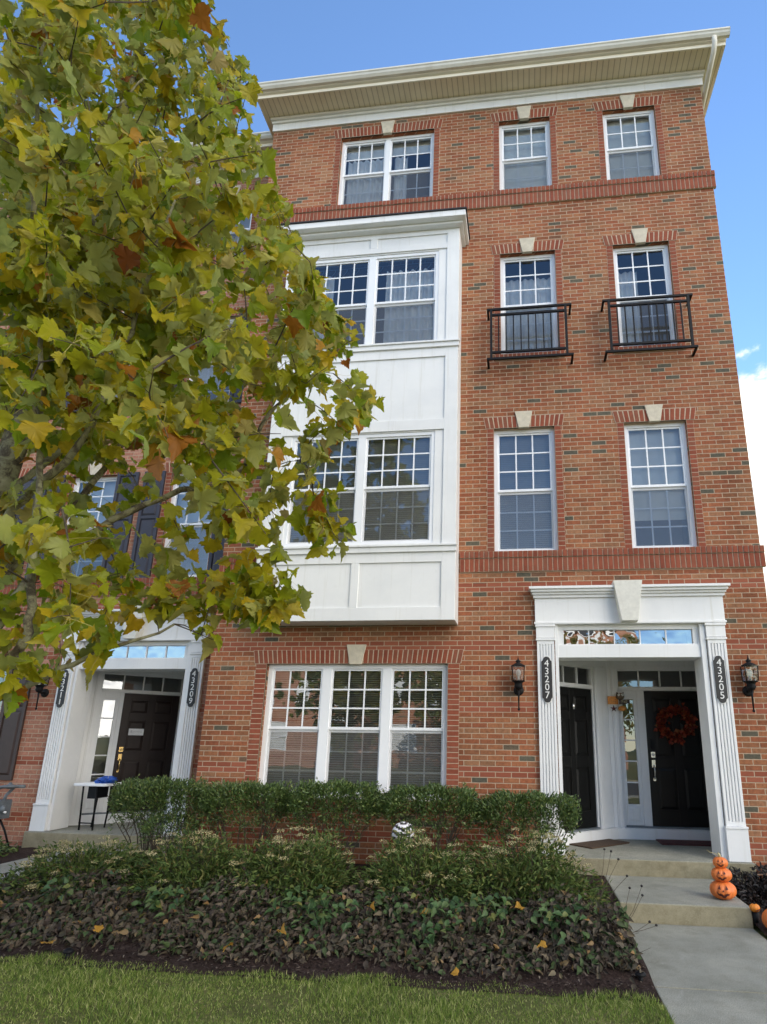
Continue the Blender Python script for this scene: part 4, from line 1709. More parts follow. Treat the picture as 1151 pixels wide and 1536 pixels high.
# ---- gas meter
gx, gy = -7.72, .52
t = thing('gas_meter', 'grey gas meter with pipes on the brick wall at far left', 'gas meter', (gx, gy, .2))
b = MB()
b.box(gx - .17, gx + .10, gy - .11, gy + .1, .50, .76)
b.box(gx - .15, gx + .08, gy - .12, gy - .111, .70, .755)
b.build('meter_body', GREYM, t, .03)
b = MB()
b.tube([(gx - .1, gy, .75), (gx - .1, gy, .86), (gx - .06, gy, .93), (gx + .04, gy, .945), (gx + .30, gy + .05, .95)], .026, 10)
b.tube([(gx + .05, gy, .75), (gx + .05, gy + .02, .82), (gx + .12, gy + .06, .93)], .022, 10)
b.build('pipe', GREYM, t)
b = MB()
b.lathe((gx + .12, gy - .02, .915), [(.02, 0), (.10, .02), (.115, .035), (.10, .05), (.03, .065), (.02, .09)], 20)
b.build('regulator', GREYM, t)
b = MB()
b.M = Matrix.Translation((gx + .10, gy - .04, .64)) @ Matrix.Rotation(R(90), 4, 'X')
b.lathe((0, 0, 0), [(.055, 0), (.055, .03), (.045, .045), (.02, .06)], 18)
b.build('dial', GREYM, t)
b = MB()
b.tube([(gx + .12, gy - .05, .60), (gx + .17, gy - .06, .595)], .016, 8)
b.build('vent_cap', PLASTICW, t)
b = MB()
b.tube([(gx + .02, gy + .02, .5), (gx + .1, gy + .06, .34), (gx + .22, gy + .08, .08)], .014, 8)
b.build('strut', BLACKM, t)


# ---- jack-o-lanterns
def face(t, c, r, hz, sz, seed, yaw_):
    """cut-out eyes, nose and grin lying on the front of a pumpkin (radius r, half height hz)"""
    def on(u, v):
        a = yaw_ + u * sz
        zz = v * sz * r
        k = math.sqrt(max(.05, 1 - (zz / hz) ** 2))
        q = r * (k ** .8) * 1.012 + .002
        return (c[0] + q * math.sin(a), c[1] - q * math.cos(a), c[2] + zz)
    shapes = {'carved_eye': [[(-.52, .28), (-.22, .22), (-.40, .62)], [(.20, .22), (.50, .28), (.34, .62)]],
              'carved_nose': [[(-.1, .05), (.1, .03), (0, .24)]]}
    for nm, ls in shapes.items():
        for poly in ls:
            b = MB()
            vs = []
            for i in range(3):
                p, q = poly[i], poly[(i + 1) % 3]
                for k in range(4):
                    vs.append((p[0] + (q[0] - p[0]) * k / 4, p[1] + (q[1] - p[1]) * k / 4))
            cx = sum(p[0] for p in poly) / 3, sum(p[1] for p in poly) / 3
            P = [on(*cx)] + [on(*p) for p in vs]
            b.add(P, [(0, 1 + i, 1 + (i + 1) % 12) for i in range(12)])
            b.build(nm, FACE, t)
    b = MB()
    top, bot = [], []
    n = 14
    for i in range(n + 1):
        u = -.68 + 1.36 * i / n
        base = -.52 + .52 * (u / .68) ** 2
        tooth = .12 if i % 5 in (2, 3) else 0
        top.append(on(u, base + .32 * (1 - (u / .68) ** 4) - tooth))
        bot.append(on(u, base - .02 + (.10 if i % 6 in (4, 5) else 0) * (abs(u) < .6)))
    vs = top + bot
    b.add(vs, [(i, i + n + 1, i + n + 2, i + 1) for i in range(n)])
    b.build('carved_mouth', FACE, t)


def pumpkin_body(b, c, r, hz, ribs=11, seg=66, flat=.86):
    prof = []
    for i in range(15):
        a = -math.pi / 2 + math.pi * i / 14
        prof.append((max(.004, r * abs(math.cos(a)) ** .8), hz * math.sin(a) * (1 if i not in (0, 14) else flat)))
    b.lathe(c, prof, seg, lambda a: 1 - .10 * (1 - abs(math.sin(a * ribs / 2))) ** 2.5)


sx_, sy_ = 1.955, -1.06
t = thing('pumpkin_stack', 'stack of three grinning orange jack o lanterns at the right end of the step', 'halloween decoration', (sx_, sy_, .178))
levels = [(.128, .085, .178 + .084), (.100, .068, .178 + .226), (.074, .054, .178 + .338)]
for r, hz, cz in levels:
    b = MB()
    pumpkin_body(b, (sx_, sy_, cz), r, hz)
    o = b.build('pumpkin', ORANGE, t)
    face(o, (sx_, sy_, cz), r, hz, .78, 1, R(-14))
b = MB()
b.tube([(sx_, sy_, .565), (sx_ - .004, sy_, .59), (sx_ - .016, sy_ - .004, .608)], [.016, .011, .009], 8)
b.tube([(sx_ - .01, sy_, .575), (sx_ - .05, sy_ + .01, .60), (sx_ - .085, sy_ + .03, .605), (sx_ - .11, sy_ + .05, .625)], [.005, .004, .004, .003], 6)
b.build('stalk', STEMG, t)

px_, py_ = 2.15, -1.35
t = thing('pumpkin_light', 'tiny amber pumpkin light on a dark stake beside the step', 'garden light', (px_, py_, .0))
b = MB()
pumpkin_body(b, (px_, py_, .175), .048, .036, 9)
b.build('pumpkin', YELLO, t)
b = MB()
b.lathe((px_, py_, .208), [(.012, 0), (.009, .012), (.004, .02)], 8)
b.build('stalk', BLACKM, t)
b = MB()
P = [(px_ + .0485 * math.sin(a), py_ - .0485 * math.cos(a), .172 + .010 * abs(math.sin(a * 2)) - .012) for a in [R(-5 + 10 * i) for i in range(7)]]
b.tube(P, .004, 5)
b.build('carved_mouth', FACE, t)
b = MB()
b.tube([(px_, py_, .14), (px_, py_, .02)], [.03, .022], 10)
b.build('stake', BLACKM, t)

px_, py_ = 2.275, -1.56
t = thing('pumpkin', 'plump ribbed orange pumpkin cut off by the right picture edge', 'pumpkin', (px_, py_, .03))
b = MB()
pumpkin_body(b, (px_, py_, .125), .135, .10, 12)
o = b.build('pumpkin_shell', ORANGE, t)
face(o, (px_, py_, .125), .135, .10, .7, 1, R(10))
b = MB()
b.tube([(px_, py_, .21), (px_ + .01, py_, .245), (px_ + .03, py_, .26)], [.022, .015, .013], 8)
b.build('stalk', BLACKM, t)

# ---- striped ornament among the shrubs
zx, zy, zz = tuple(pix(605, 1250, -1.0))
t = thing('striped_ornament', 'round black and white striped ornament peeping out between the shrubs', 'garden ornament', (zx, zy, .1))
b = MB()
n, mrow = 36, 30
vs, fs = [], []
for j in range(mrow + 1):
    a = -math.pi / 2 + math.pi * j / mrow
    for i in range(n):
        th = 2 * math.pi * i / n
        vs.append((zx + .125 * math.cos(a) * math.cos(th), zy + .125 * math.cos(a) * math.sin(th), zz + .12 * math.sin(a)))
b.smooth = True
for j in range(mrow):
    for i in range(n):
        st = int(j / 2.6 + 1.1 * abs(math.sin(2 * math.pi * i / n * 1.5 + .6)) + 10) % 2
        b.m = 0 if st else 1
        b.add([vs[j * n + i], vs[j * n + (i + 1) % n], vs[(j + 1) * n + (i + 1) % n], vs[(j + 1) * n + i]], [(0, 1, 2, 3)])
b.build('striped_ball', [STRIPE_W, STRIPE_D], t)
b = MB()
b.tube([(zx, zy, .52), (zx + .005, zy, .08)], .012, 8)
b.build('stake', BLACKM, t)

# ---- small black path lights in the bed edge
for x, y, lab in ((-3.60, -3.10, 'small black path light in the grass edge at left'), (.80, -2.90, 'small black path light at the bed corner by the walk')):
    t = thing('path_light', lab, 'garden light', (x, y, 0), 'small path lights along the bed edge')
    b = MB()
    b.lathe((x, y, .045), [(.034, 0), (.04, .006), (.034, .02), (.012, .032)], 16)
    b.build('cap', BLACKM, t)
    b = MB()
    b.tube([(x, y, .05), (x, y, -.02)], .016, 10)
    b.build('stake', BLACKM, t)


# ------------------------------------------------------------------ plants
def gz(x, y):
    return bed_h(x, y) if -3.22 < y < .05 else 0


def hedge_shrub(x0, x1, cy, dep, zb, zt, label, n, round_=1.0):
    cx = (x0 + x1) / 2
    t = thing('clipped_shrub', label, 'shrub', (cx, cy, .12), 'clipped evergreen shrubs below the window')
    hw, hd, hz = (x1 - x0) / 2, dep / 2, (zt - zb) / 2
    cz = (zt + zb) / 2
    d = rnd_dirs(n)
    p = 3.4
    k = 1 / (np.abs(d) ** p).sum(1) ** (1 / p)
    d = d * k[:, None]
    rad = RNG.uniform(.55, 1.02, n) ** .6
    # lumpy outline
    lump = 1 + .10 * np.sin(d[:, 0] * hw * 17 + cx * 5) + .06 * np.sin(d[:, 1] * 9 + d[:, 0] * 11 + cx) + RNG.normal(0, .035, n)
    P = d * (rad * lump)[:, None] * np.array([hw, hd, hz]) + np.array([cx, cy, cz])
    low = (cz - P[:, 2]) / hz
    keep = RNG.uniform(size=n) > np.clip(low + .15, 0, 1) * .8
    # sag of the skirt and open gaps between twigs
    P[:, 2] += RNG.normal(0, .02, n)
    hang = (low > .3) & (np.sin(P[:, 0] * 23 + cx * 7) + np.sin(P[:, 0] * 41) > .3)
    P[:, 2] -= hang * RNG.uniform(0, .16, n)
    gap = np.sin(P[:, 0] * 13 + cx) * np.sin(P[:, 2] * 17 + cx * 3)
    keep &= ~((gap > .6) & (low > .35))
    P, dd = P[keep], d[keep]
    m = len(P)
    out_ = dd / np.linalg.norm(dd, axis=1, keepdims=True)
    A = out_ * .8 + np.array([[0, 0, .55]]) + RNG.normal(0, .55, (m, 3))
    leaves('foliage', *T_LANCE, P, A, RNG.normal(size=(m, 3)) + np.array([[0, 0, .8]]), RNG.uniform(.03, .05, m), HEDGEL, t, RNG.uniform(.014, .021, m))
    b = MB()
    rr = random.Random(int(cx * 100))
    for i in range(15):
        u = rr.uniform(-1, 1)
        bx_ = cx + u * hw * .35
        tx_ = cx + u * hw * .9 + rr.uniform(-.1, .1)
        ty_ = cy + rr.uniform(-.8, .8) * hd
        z1 = cz + rr.uniform(-.3, .5) * hz
        pts = [(bx_, cy + rr.uniform(-.06, .06), .08), (bx_ + (tx_ - bx_) * .3, cy + (ty_ - cy) * .3, .08 + (z1 - .08) * .45), (tx_ + rr.uniform(-.03, .03), ty_, z1)]
        b.tube(pts, [.010, .007, .003], 5)
        for k in range(4):
            f = rr.uniform(.45, .9)
            q = Vector(pts[1]).lerp(Vector(pts[2]), (f - .45) / .55)
            b.tube([q, q + Vector((rr.uniform(-.16, .16), rr.uniform(-.12, .12), rr.uniform(.08, .25)))], [.004, .002], 4)
    b.build('stems', BARK_T, t)


hedge_shrub(-5.18, -3.90, -.55, .70, .66, 1.14, 'clipped evergreen shrub at far left of the row, before the brown door', 10500)
hedge_shrub(-3.97, -2.80, -.58, .66, .68, 1.12, 'clipped evergreen shrub under the left pane of the big window', 10500)
hedge_shrub(-2.86, -1.74, -.58, .66, .70, 1.15, 'clipped evergreen shrub under the middle pane of the big window', 10500)
hedge_shrub(-1.76, -.56, -.58, .66, .72, 1.13, 'clipped evergreen shrub above the striped ornament', 10500)
hedge_shrub(-.60, .56, -.62, .66, .66, 1.08, 'clipped evergreen shrub at the right end, against the white pilaster', 10500)
hedge_shrub(-4.6, -3.95, -.75, .5, .42, .78, 'low loose lobe of evergreen shrub behind the leftmost spirea', 1500)


def spirea(cx, cy, rx, ry, zt, label, n):
    t = thing('spirea_bush', label, 'flowering bush', (cx, cy, .1), 'spirea bushes with faded flower heads')
    z0 = .06
    u = RNG.uniform(size=n) ** .42
    d = rnd_dirs(n)
    d[:, 2] = np.abs(d[:, 2])
    lump = 1 + .12 * np.sin(d[:, 0] * 7 + cx * 3) + .1 * np.sin(d[:, 1] * 8 + cx) + RNG.normal(0, .05, n)
    P = d * (u * lump)[:, None] * np.array([rx, ry, zt - z0]) + np.array([cx, cy, z0])
    A = d * np.array([1, 1, .4]) + np.array([[0, 0, .25]]) + RNG.normal(0, .55, (n, 3))
    A[:, 2] -= .25 * RNG.uniform(size=n)
    leaves('foliage', *T_LANCE, P, A, RNG.normal(size=(n, 3)) * .6 + np.array([[0, -.3, 1]]), RNG.uniform(.045, .085, n), SPIRL, t, RNG.uniform(.015, .024, n))
    b = MB()
    rr = random.Random(int(cx * 91))
    heads = []
    for i in range(46):
        a, q = rr.uniform(0, 2 * math.pi), rr.uniform(.1, .95)
        hx, hy = cx + math.cos(a) * rx * q, cy + math.sin(a) * ry * q
        hz = z0 + (zt - z0) * math.sqrt(max(.05, 1 - q * q)) * rr.uniform(.85, 1.12) + .02
        b.tube([(cx + (hx - cx) * .2, cy + (hy - cy) * .2, .06), (cx + (hx - cx) * .7, cy + (hy - cy) * .7, z0 + (hz - z0) * .6), (hx, hy, hz)], [.004, .003, .002], 4)
        if rr.random() < .8:
            heads.append((hx, hy, hz + .02, rr.uniform(.035, .07)))
    b.build('stems', BARK_T, t)
    PP, SS = [], []
    for hx, hy, hz, r in heads:
        k = int(900 * r)
        dd = rnd_dirs(k)
        dd[:, 2] = np.abs(dd[:, 2]) * .45
        PP.append(dd * r * RNG.uniform(.6, 1.1, (k, 1)) + np.array([hx, hy, hz]))
    PP = np.concatenate(PP)
    m = len(PP)
    leaves('seed_heads', *T_DIAM, PP, RNG.normal(size=(m, 3)) + np.array([[0, 0, .6]]), RNG.normal(size=(m, 3)), RNG.uniform(.010, .019, m), SPIRF, t, RNG.uniform(.008, .013, m))


spirea(-4.72, -1.50, .80, .72, .52, 'spirea bush with tan seed heads at far left, by the left walk', 6800)
spirea(-3.45, -1.50, .78, .72, .64, 'spirea bush with tan seed heads, second from the left', 7600)
spirea(-2.35, -1.52, .66, .70, .68, 'spirea bush with pale tan seed heads in the middle of the bed', 7000)
spirea(-1.12, -1.48, .68, .70, .70, 'spirea bush with tan seed heads below the striped ornament', 7000)
spirea(-.02, -1.42, .78, .70, .72, 'broad spirea bush with tan seed heads beside the porch steps', 8000)

# ground cover: dark drying leaves
n = 15000
x = RNG.uniform(-5.4, .82, n)
y = -3.0 + 1.33 * RNG.uniform(size=n) ** .8
frontcut = -2.93 + .09 * np.sin(x * 3.3) + .05 * np.sin(x * 11)
k = (y > frontcut) | (RNG.uniform(size=n) < .1)
x, y = x[k], y[k]
n = len(x)
hh = .05 + .20 * np.clip((y + 2.9) / .7, 0, 1) * (.75 + .25 * np.sin(x * 4.1 + y * 3) + .2 * np.sin(x * 9.7 - y * 6))
z = np.array([gz(a, b) for a, b in zip(x, y)]) + hh * RNG.uniform(.12, 1.05, n)
A = np.stack([RNG.normal(0, .8, n), RNG.normal(-.55, .6, n), RNG.normal(-.35, .55, n)], -1)
N_ = np.stack([RNG.normal(0, .7, n), RNG.normal(-.45, .6, n), np.full(n, .7)], -1)
tag(leaves('ground_cover', *T_OVAL, np.stack([x, y, z], -1), A, N_, RNG.uniform(.035, .08, n), GCL, None, RNG.uniform(.022, .050, n)), kind='stuff')
pc = np.array([(-1.75, -2.45), (-2.05, -2.25), (-.75, -2.5), (-.35, -2.2), (.25, -2.3), (-3.3, -2.35), (-4.4, -2.2), (-1.2, -2.1)])
n = 520
ci = RNG.integers(0, len(pc), n)
x = pc[ci, 0] + RNG.normal(0, .13, n)
y = np.clip(pc[ci, 1] + RNG.normal(0, .12, n), -2.86, -1.6)
x = np.clip(x, -5.3, .8)
z = np.array([gz(a, b) for a, b in zip(x, y)]) + .05 + .25 * RNG.uniform(.3, 1, n) * np.clip((y + 2.95) / .5, .3, 1)
A = np.stack([RNG.normal(0, .7, n), RNG.normal(-.6, .5, n), RNG.normal(-.2, .4, n)], -1)
N_ = np.stack([RNG.normal(0, .5, n), RNG.normal(-.5, .5, n), np.full(n, .8)], -1)
tag(leaves('ground_cover', *T_OVAL, np.stack([x, y, z], -1), A, N_, RNG.uniform(.05, .09, n), GCG, None, RNG.uniform(.035, .06, n)), kind='stuff')
b = MB()
rr = random.Random(8)
for i in range(420):
    x0, y0 = rr.uniform(-5.3, .83), rr.uniform(-2.85, -1.7)
    z0 = gz(x0, y0)
    a = rr.uniform(0, 6.3)
    l = rr.uniform(.08, .3)
    b.tube([(x0, y0, z0), (x0 + math.cos(a) * l * .4, y0 + math.sin(a) * l * .3, z0 + l * .55), (x0 + math.cos(a) * l, y0 + math.sin(a) * l * .6, z0 + l * rr.uniform(.3, .9))], [.0025, .002, .0012], 4)
tag(b.build('dead_stems', BARK_T), kind='stuff')
n = 5200
x = RNG.uniform(-5.42, .86, n)
y = RNG.uniform(-3.14, -2.5, n)
z = np.array([gz(a, b) for a, b in zip(x, y)]) + RNG.uniform(0, .02, n)
A = RNG.normal(size=(n, 3)) * np.array([1, 1, .25])
tag(leaves('bark_mulch', *T_DIAM, np.stack([x, y, z], -1), A, RNG.normal(0, .4, (n, 3)) + np.array([[0, 0, 1]]), RNG.uniform(.02, .05, n), CHIPL, None, RNG.uniform(.006, .014, n)), kind='stuff')

# dark plants right of the steps and left of the left walk


def low_plant(cx, cy, rx, ry, zt, n, label, m):
    t = thing('low_plant', label, 'plant', (cx, cy, .05))
    d = rnd_dirs(n)
    d[:, 2] = np.abs(d[:, 2])
    P = d * (RNG.uniform(size=n) ** .45)[:, None] * np.array([rx, ry, zt]) * (1 + .2 * np.sin(d[:, 0] * 9)[:, None]) + np.array([cx, cy, .05])
    A = d + RNG.normal(0, .6, (n, 3))
    leaves('foliage', *T_OVAL, P, A, RNG.normal(size=(n, 3)) * .6 + np.array([[0, -.3, 1]]), RNG.uniform(.035, .065, n), m, t, RNG.uniform(.02, .04, n))
    b = MB()
    rr = random.Random(int(cx * 77))
    for i in range(10):
        a, q = rr.uniform(0, 6.3), rr.uniform(.3, .9)
        b.tube([(cx, cy, .03), (cx + math.cos(a) * rx * q, cy + math.sin(a) * ry * q, zt * .8)], [.005, .002], 5)
    b.build('stems', BARK_T, t)


low_plant(2.50, -.55, .42, .5, .30, 1500, 'dark purple leaved plant right of the steps, behind the pumpkins', DARKL)
low_plant(3.15, -.45, .5, .42, .34, 1300, 'dark leaved plant against the brick at the right edge', DARKL)
low_plant(-7.75, .05, .62, .5, .30, 1800, 'low dark green plant left of the left walk', HEDGEL)

# dried coneflower
t = thing('dried_coneflower', 'dried coneflower stalks with dark seed heads leaning over the step', 'plant', (.72, -1.52, .1))
stalks = [((907, 1275), (900, 1330)), ((917, 1278), (903, 1335)), ((928, 1290), (900, 1340)), ((941, 1315), (905, 1350)), ((963, 1330), (935, 1400)), ((964, 1344), (930, 1405)), ((945, 1333), (928, 1395)), ((985, 1389), (940, 1402)), ((975, 1384), (935, 1408)), ((957, 1428), (945, 1480))]
for i, (h, f) in enumerate(stalks):
    yy_ = -1.45 - .05 * i
    p1 = pix(*h, yy_)
    p0 = pix(*f, yy_ - .1)
    base = Vector((p0.x - .08, yy_ - .15, .05))
    b = MB()
    b.tube([base, p0.lerp(base, .3), p0.lerp(p1, .5) + Vector((.01, 0, 0)), p1], [.0035, .003, .0025, .002], 5)
    s = b.build('stem', BARK_T, t)
    b = MB()
    b.lathe((p1.x, p1.y, p1.z - .006), [(.003, 0), (.012, .006), (.013, .014), (.006, .022)], 9)
    b.build('seed_head', DARKL, s)

# fallen leaves
T48, F48 = leaf_templates(48)
fl = [(200, 1338, .25), (421, 1397, .22), (150, 1399, .2), (819, 1420, .22), (687, 1464, .02), (782, 1362, .3), (555, 1362, .26), (345, 1420, .12), (640, 1372, .27), (70, 1418, .12), (273, 1340, .25)]
for i, (a, c, zz_) in enumerate(fl):
    d = fw * F + r2 * (a - 575.5 - PX) - u2 * (c - 768 - PY)
    p = CAMP + d * ((zz_ - CAMP.z) / d.z)
    rr = RNG.normal(size=3)
    o = leaves('fallen_leaf', T48[i], F48, np.array([[p.x, p.y, p.z + .012]]), np.array([[rr[0], rr[1], .1]]), np.array([[rr[2] * .3, -.5, 1.]]), np.array([RNG.uniform(.05, .08)]), FALLL)
    tag(o, 'fallen orange brown sycamore leaf lying on the bed', 'leaf', 'fallen leaves on the bed')

# grass
def grass(name, x0, x1, y0, y1, n, smin, smax):
    x = RNG.uniform(x0, x1, n)
    y = RNG.uniform(y0, y1, n)
    edge = -3.08 - .05 * np.sin(x * 2.3) - .035 * np.sin(x * 7.1) - RNG.uniform(0, .07, n)
    thin_ = np.sin(x * 3.1 + 1.3 * np.sin(y * 2.7)) * np.sin(y * 4.3 + x * 1.1) + .5 * np.sin(x * 8.3 - y * 6.1)
    k = ((y < edge) | (x > .9)) & (RNG.uniform(size=n) > np.clip(thin_ * .55, 0, .75))
    x, y = x[k], y[k]
    n = len(x)
    patch = .72 + .36 * np.sin(x * 2.9 + y * 4.1) + .2 * np.sin(x * 7.3 - y * 5.2)
    A = np.stack([RNG.normal(0, .5, n), RNG.normal(0, .5, n), np.ones(n)], -1)
    S = RNG.uniform(smin, smax, n) * np.clip(patch, .45, 1.3)
    return tag(leaves(name, *T_BLADE, np.stack([x, y, np.full(n, -.014)], -1), A, RNG.normal(size=(n, 3)), S, GRASSL, None, RNG.uniform(.0035, .006, n)), kind='stuff')


grass('grass', -5.44, .882, -4.3, -2.9, 66000, .028, .058)
grass('grass', -5.44, .882, -7.5, -4.3, 16000, .05, .09)
grass('grass', 2.12, 4.5, -4.2, -1.75, 9000, .04, .08)

# ------------------------------------------------------------------ the sycamore
POLY = [(-900, -900), (270, -900), (318, -10), (338, 50), (372, 95), (388, 150), (398, 215), (426, 300), (436, 345), (470, 395), (488, 450), (552, 488), (556, 560), (584, 625), (548, 650), (510, 670), (498, 722), (542, 800), (515, 835), (485, 850), (452, 800), (420, 800), (416, 815), (440, 850), (464, 912), (432, 948), (380, 938), (342, 935), (330, 985), (306, 985), (290, 935), (240, 925), (200, 935), (160, 985), (120, 1040), (60, 1030), (20, 1060), (-60, 1080), (-900, 1300)]


def inside(pts, poly):
    x, y = pts[:, 0], pts[:, 1]
    r = np.zeros(len(pts), bool)
    n = len(poly)
    for i in range(n):
        x0, y0 = poly[i]
        x1, y1 = poly[(i + 1) % n]
        c = ((y0 > y) != (y1 > y)) & (x < (x1 - x0) * (y - y0) / (y1 - y0 + 1e-9) + x0)
        r ^= c
    return r


TREE = thing('sycamore_tree', 'leafy sycamore turning yellow in autumn, filling the upper left', 'tree', (-3.78, -4.6, 0))
lead = [(-3.78, -4.6, -.05), (-3.77, -4.6, .5), (-3.76, -4.6, 1.2), (-3.74, -4.57, 2.2), (-3.66, -4.5, 3.5), (-3.55, -4.42, 5.0), (-3.45, -4.4, 6.5), (-3.38, -4.4, 8.2)]


def pl(pts):
    return [tuple(pix(a, c, y_)) for a, c, y_ in pts]


limbs = [
    ([(-3.75, -4.58, 1.6)] + pl([(-8, 1048, -4.42), (65, 1018, -4.4), (130, 985, -4.38), (200, 962, -4.35), (263, 938, -4.3)]), .032),
    ([(-3.74, -4.57, 1.75)] + pl([(20, 905, -4.5), (59, 860, -4.45), (120, 808, -4.4), (194, 768, -4.3), (270, 738, -4.2), (347, 716, -4.1), (378, 672, -4.05), (405, 620, -4.0), (470, 560, -3.95), (510, 520, -3.9)]), .036),
    ([(-3.74, -4.57, 2.0)] + pl([(0, 868, -4.3), (60, 815, -4.2), (115, 755, -4.1), (184, 668, -4.0), (235, 590, -3.9), (300, 480, -3.8), (350, 400, -3.7)]), .034),
    ([(-3.73, -4.56, 2.25)] + pl([(0, 792, -4.7), (60, 730, -4.75), (118, 668, -4.8), (170, 560, -4.85), (215, 430, -4.9), (260, 300, -4.9)]), .034),
    ([(-3.74, -4.57, 1.7)] + pl([(28, 975, -4.75), (44, 930, -4.8), (47, 850, -4.82), (55, 760, -4.85), (62, 665, -4.87), (60, 560, -4.9), (75, 440, -4.92), (100, 300, -4.95)]), .031),
    ([(-3.7, -4.53, 2.9)] + pl([(40, 560, -4.2), (120, 490, -4.0), (136, 380, -3.9), (140, 280, -3.85), (170, 160, -3.8), (210, 40, -3.8)]), .026),
    ([(-3.62, -4.47, 4.0)] + pl([(60, 300, -4.5), (160, 180, -4.5), (250, 80, -4.45), (310, 30, -4.4)]), .022),
    ([(-3.7, -4.5, 2.6), (-4.2, -4.9, 3.4), (-4.9, -5.2, 4.3), (-5.5, -5.3, 5.2)], .034),
    ([(-3.68, -4.5, 3.0), (-4.3, -3.9, 3.8), (-4.9, -3.4, 4.8)], .032),
    ([(-3.6, -4.45, 4.2), (-3.3, -5.1, 5.2), (-3.0, -5.6, 6.2)], .026),
    ([(-3.66, -4.5, 3.3), (-3.3, -4.0, 4.3), (-2.7, -3.5, 5.4), (-2.3, -3.3, 6.4)], .028),
]
nodes, nrad = [], []


def smooth_path(pts, step=.13):
    pts = [Vector(p) for p in pts]
    out_ = []
    for i in range(len(pts) - 1):
        p0, p1, p2, p3 = pts[max(i - 1, 0)], pts[i], pts[i + 1], pts[min(i + 2, len(pts) - 1)]
        k = max(2, int((p2 - p1).length / step))
        for j in range(k):
            t_ = j / k
            out_.append(.5 * ((2 * p1) + (p2 - p0) * t_ + (2 * p0 - 5 * p1 + 4 * p2 - p3) * t_ ** 2 + (3 * p1 - p0 - 3 * p2 + p3) * t_ ** 3))
    out_.append(pts[-1])
    return out_


b = MB()
sp_ = smooth_path(lead, .2)
b.tube(sp_, [.125 * (1 - .86 * i / (len(sp_) - 1)) + (.04 if i < 2 else 0) for i in range(len(sp_))], 14)
b.build('trunk', BARK, TREE)
for p in sp_[8:]:
    nodes.append(p)
for pts, r0 in limbs:
    b = MB()
    sp_ = smooth_path(pts, .1)
    wob = random.Random(len(nodes))
    sp_ = [p + Vector((wob.gauss(0, .008), wob.gauss(0, .008), wob.gauss(0, .008))) if 0 < i else p for i, p in enumerate(sp_)]
    b.tube(sp_, [r0 * (1 - .76 * i / (len(sp_) - 1)) * (1 + .06 * math.sin(i * 1.7)) for i in range(len(sp_))], 10)
    b.build('branch', BARK, TREE)
    nodes.extend(sp_[2:])

# leaf clusters fill the crown volume
want, cl = 560, []
cen, rad = np.array([-3.25, -4.35, 4.9]), np.array([2.75, 1.55, 3.9])
while len(cl) < want:
    d = rnd_dirs(400)
    P = cen + d * (RNG.uniform(size=(400, 1)) ** .40) * rad
    uv, zc = proj_np(P)
    fr = (zc > .4) & (uv[:, 0] > -40) & (uv[:, 0] < 1200) & (uv[:, 1] > -60) & (uv[:, 1] < 1600)
    ok = inside(uv, POLY) & (zc > 1.7)
    thin = np.clip((uv[:, 1] - 480) / 260, 0, 1) * .60
    thin = np.where((uv[:, 1] > 930), .85, thin)
    acc = np.where(fr, ok & (RNG.uniform(size=400) > thin), (RNG.uniform(size=400) < .22) & (zc > 1.7) & (P[:, 0] < -1.2))
    for p in P[acc]:
        cl.append(Vector(p))
# the droop at the end of the low branches
for a, c, y_ in ((540, 600, -4.0), (500, 640, -4.0), (470, 740, -4.1), (500, 800, -4.1), (430, 880, -4.2), (400, 920, -4.2), (360, 905, -4.2), (320, 960, -4.3), (420, 830, -4.15), (260, 900, -4.3), (530, 510, -3.9), (460, 430, -3.85), (425, 330, -3.8), (380, 140, -3.9), (345, 70, -4.1), (200, 900, -4.3), (230, 925, -4.3), (150, 930, -4.4), (90, 960, -4.4), (330, 870, -4.2), (290, 860, -4.2), (380, 850, -4.15), (340, 800, -4.1), (410, 700, -4.05), (400, 760, -4.05), (450, 690, -4.05), (435, 905, -4.0), (405, 900, -4.35), (375, 880, -4.1), (350, 915, -4.4), (315, 890, -4.35), (270, 880, -4.1), (225, 890, -4.5), (425, 865, -4.3), (390, 815, -4.35), (350, 760, -4.3), (250, 840, -4.2), (180, 860, -4.2), (120, 900, -4.2), (500, 560, -4.15), (545, 625, -3.85), (485, 770, -4.0), (515, 815, -3.95)):
    cl.append(pix(a, c, y_))
nod = np.array([tuple(p) for p in nodes])
order = sorted(cl, key=lambda p: float(((nod - np.array(p)) ** 2).sum(1).min()))
b = MB()
LP, LA, LN, LS, LB = [], [], [], [], []
for p in order:
    q = np.array(p)
    base_ = nod[((nod - q) ** 2).sum(1).argmin()]
    L = float(np.linalg.norm(q - base_))
    v = q - base_
    mid = base_ + v * .5 + RNG.normal(0, .06, 3) * L + np.array([0, 0, .10 * L])
    n_ = max(2, int(L / .1))
    path = [(1 - t_) ** 2 * base_ + 2 * t_ * (1 - t_) * mid + t_ * t_ * q for t_ in np.linspace(0, 1, n_ + 1)]
    r0 = min(.011, .003 + .006 * L)
    b.tube([tuple(p_) for p_ in path], [r0 + (.0022 - r0) * i / n_ for i in range(n_ + 1)], 5, False)
    nod = np.concatenate([nod, np.array(path[1:])])
    k = int(RNG.integers(8, 14))
    c0 = q - cen
    for j in range(k):
        t_ = 1 - .55 * RNG.uniform() ** 1.3 if L > .3 else RNG.uniform(.3, 1)
        at = path[min(n_, int(t_ * n_))]
        out_ = RNG.normal(0, 1, 3)
        out_ /= np.linalg.norm(out_)
        off_ = out_ * RNG.uniform(.03, .20)
        lp = at + off_
        A_ = out_ * .55 + np.array([0, -.12, -.75]) + RNG.normal(0, .42, 3)
        LP.append(lp)
        LA.append(A_)
        LN.append(RNG.normal(0, .75, 3) + np.array([.12, -.55, .55]))
        LS.append(.064 + .092 * RNG.uniform() ** 1.3)
        LB.append(at)
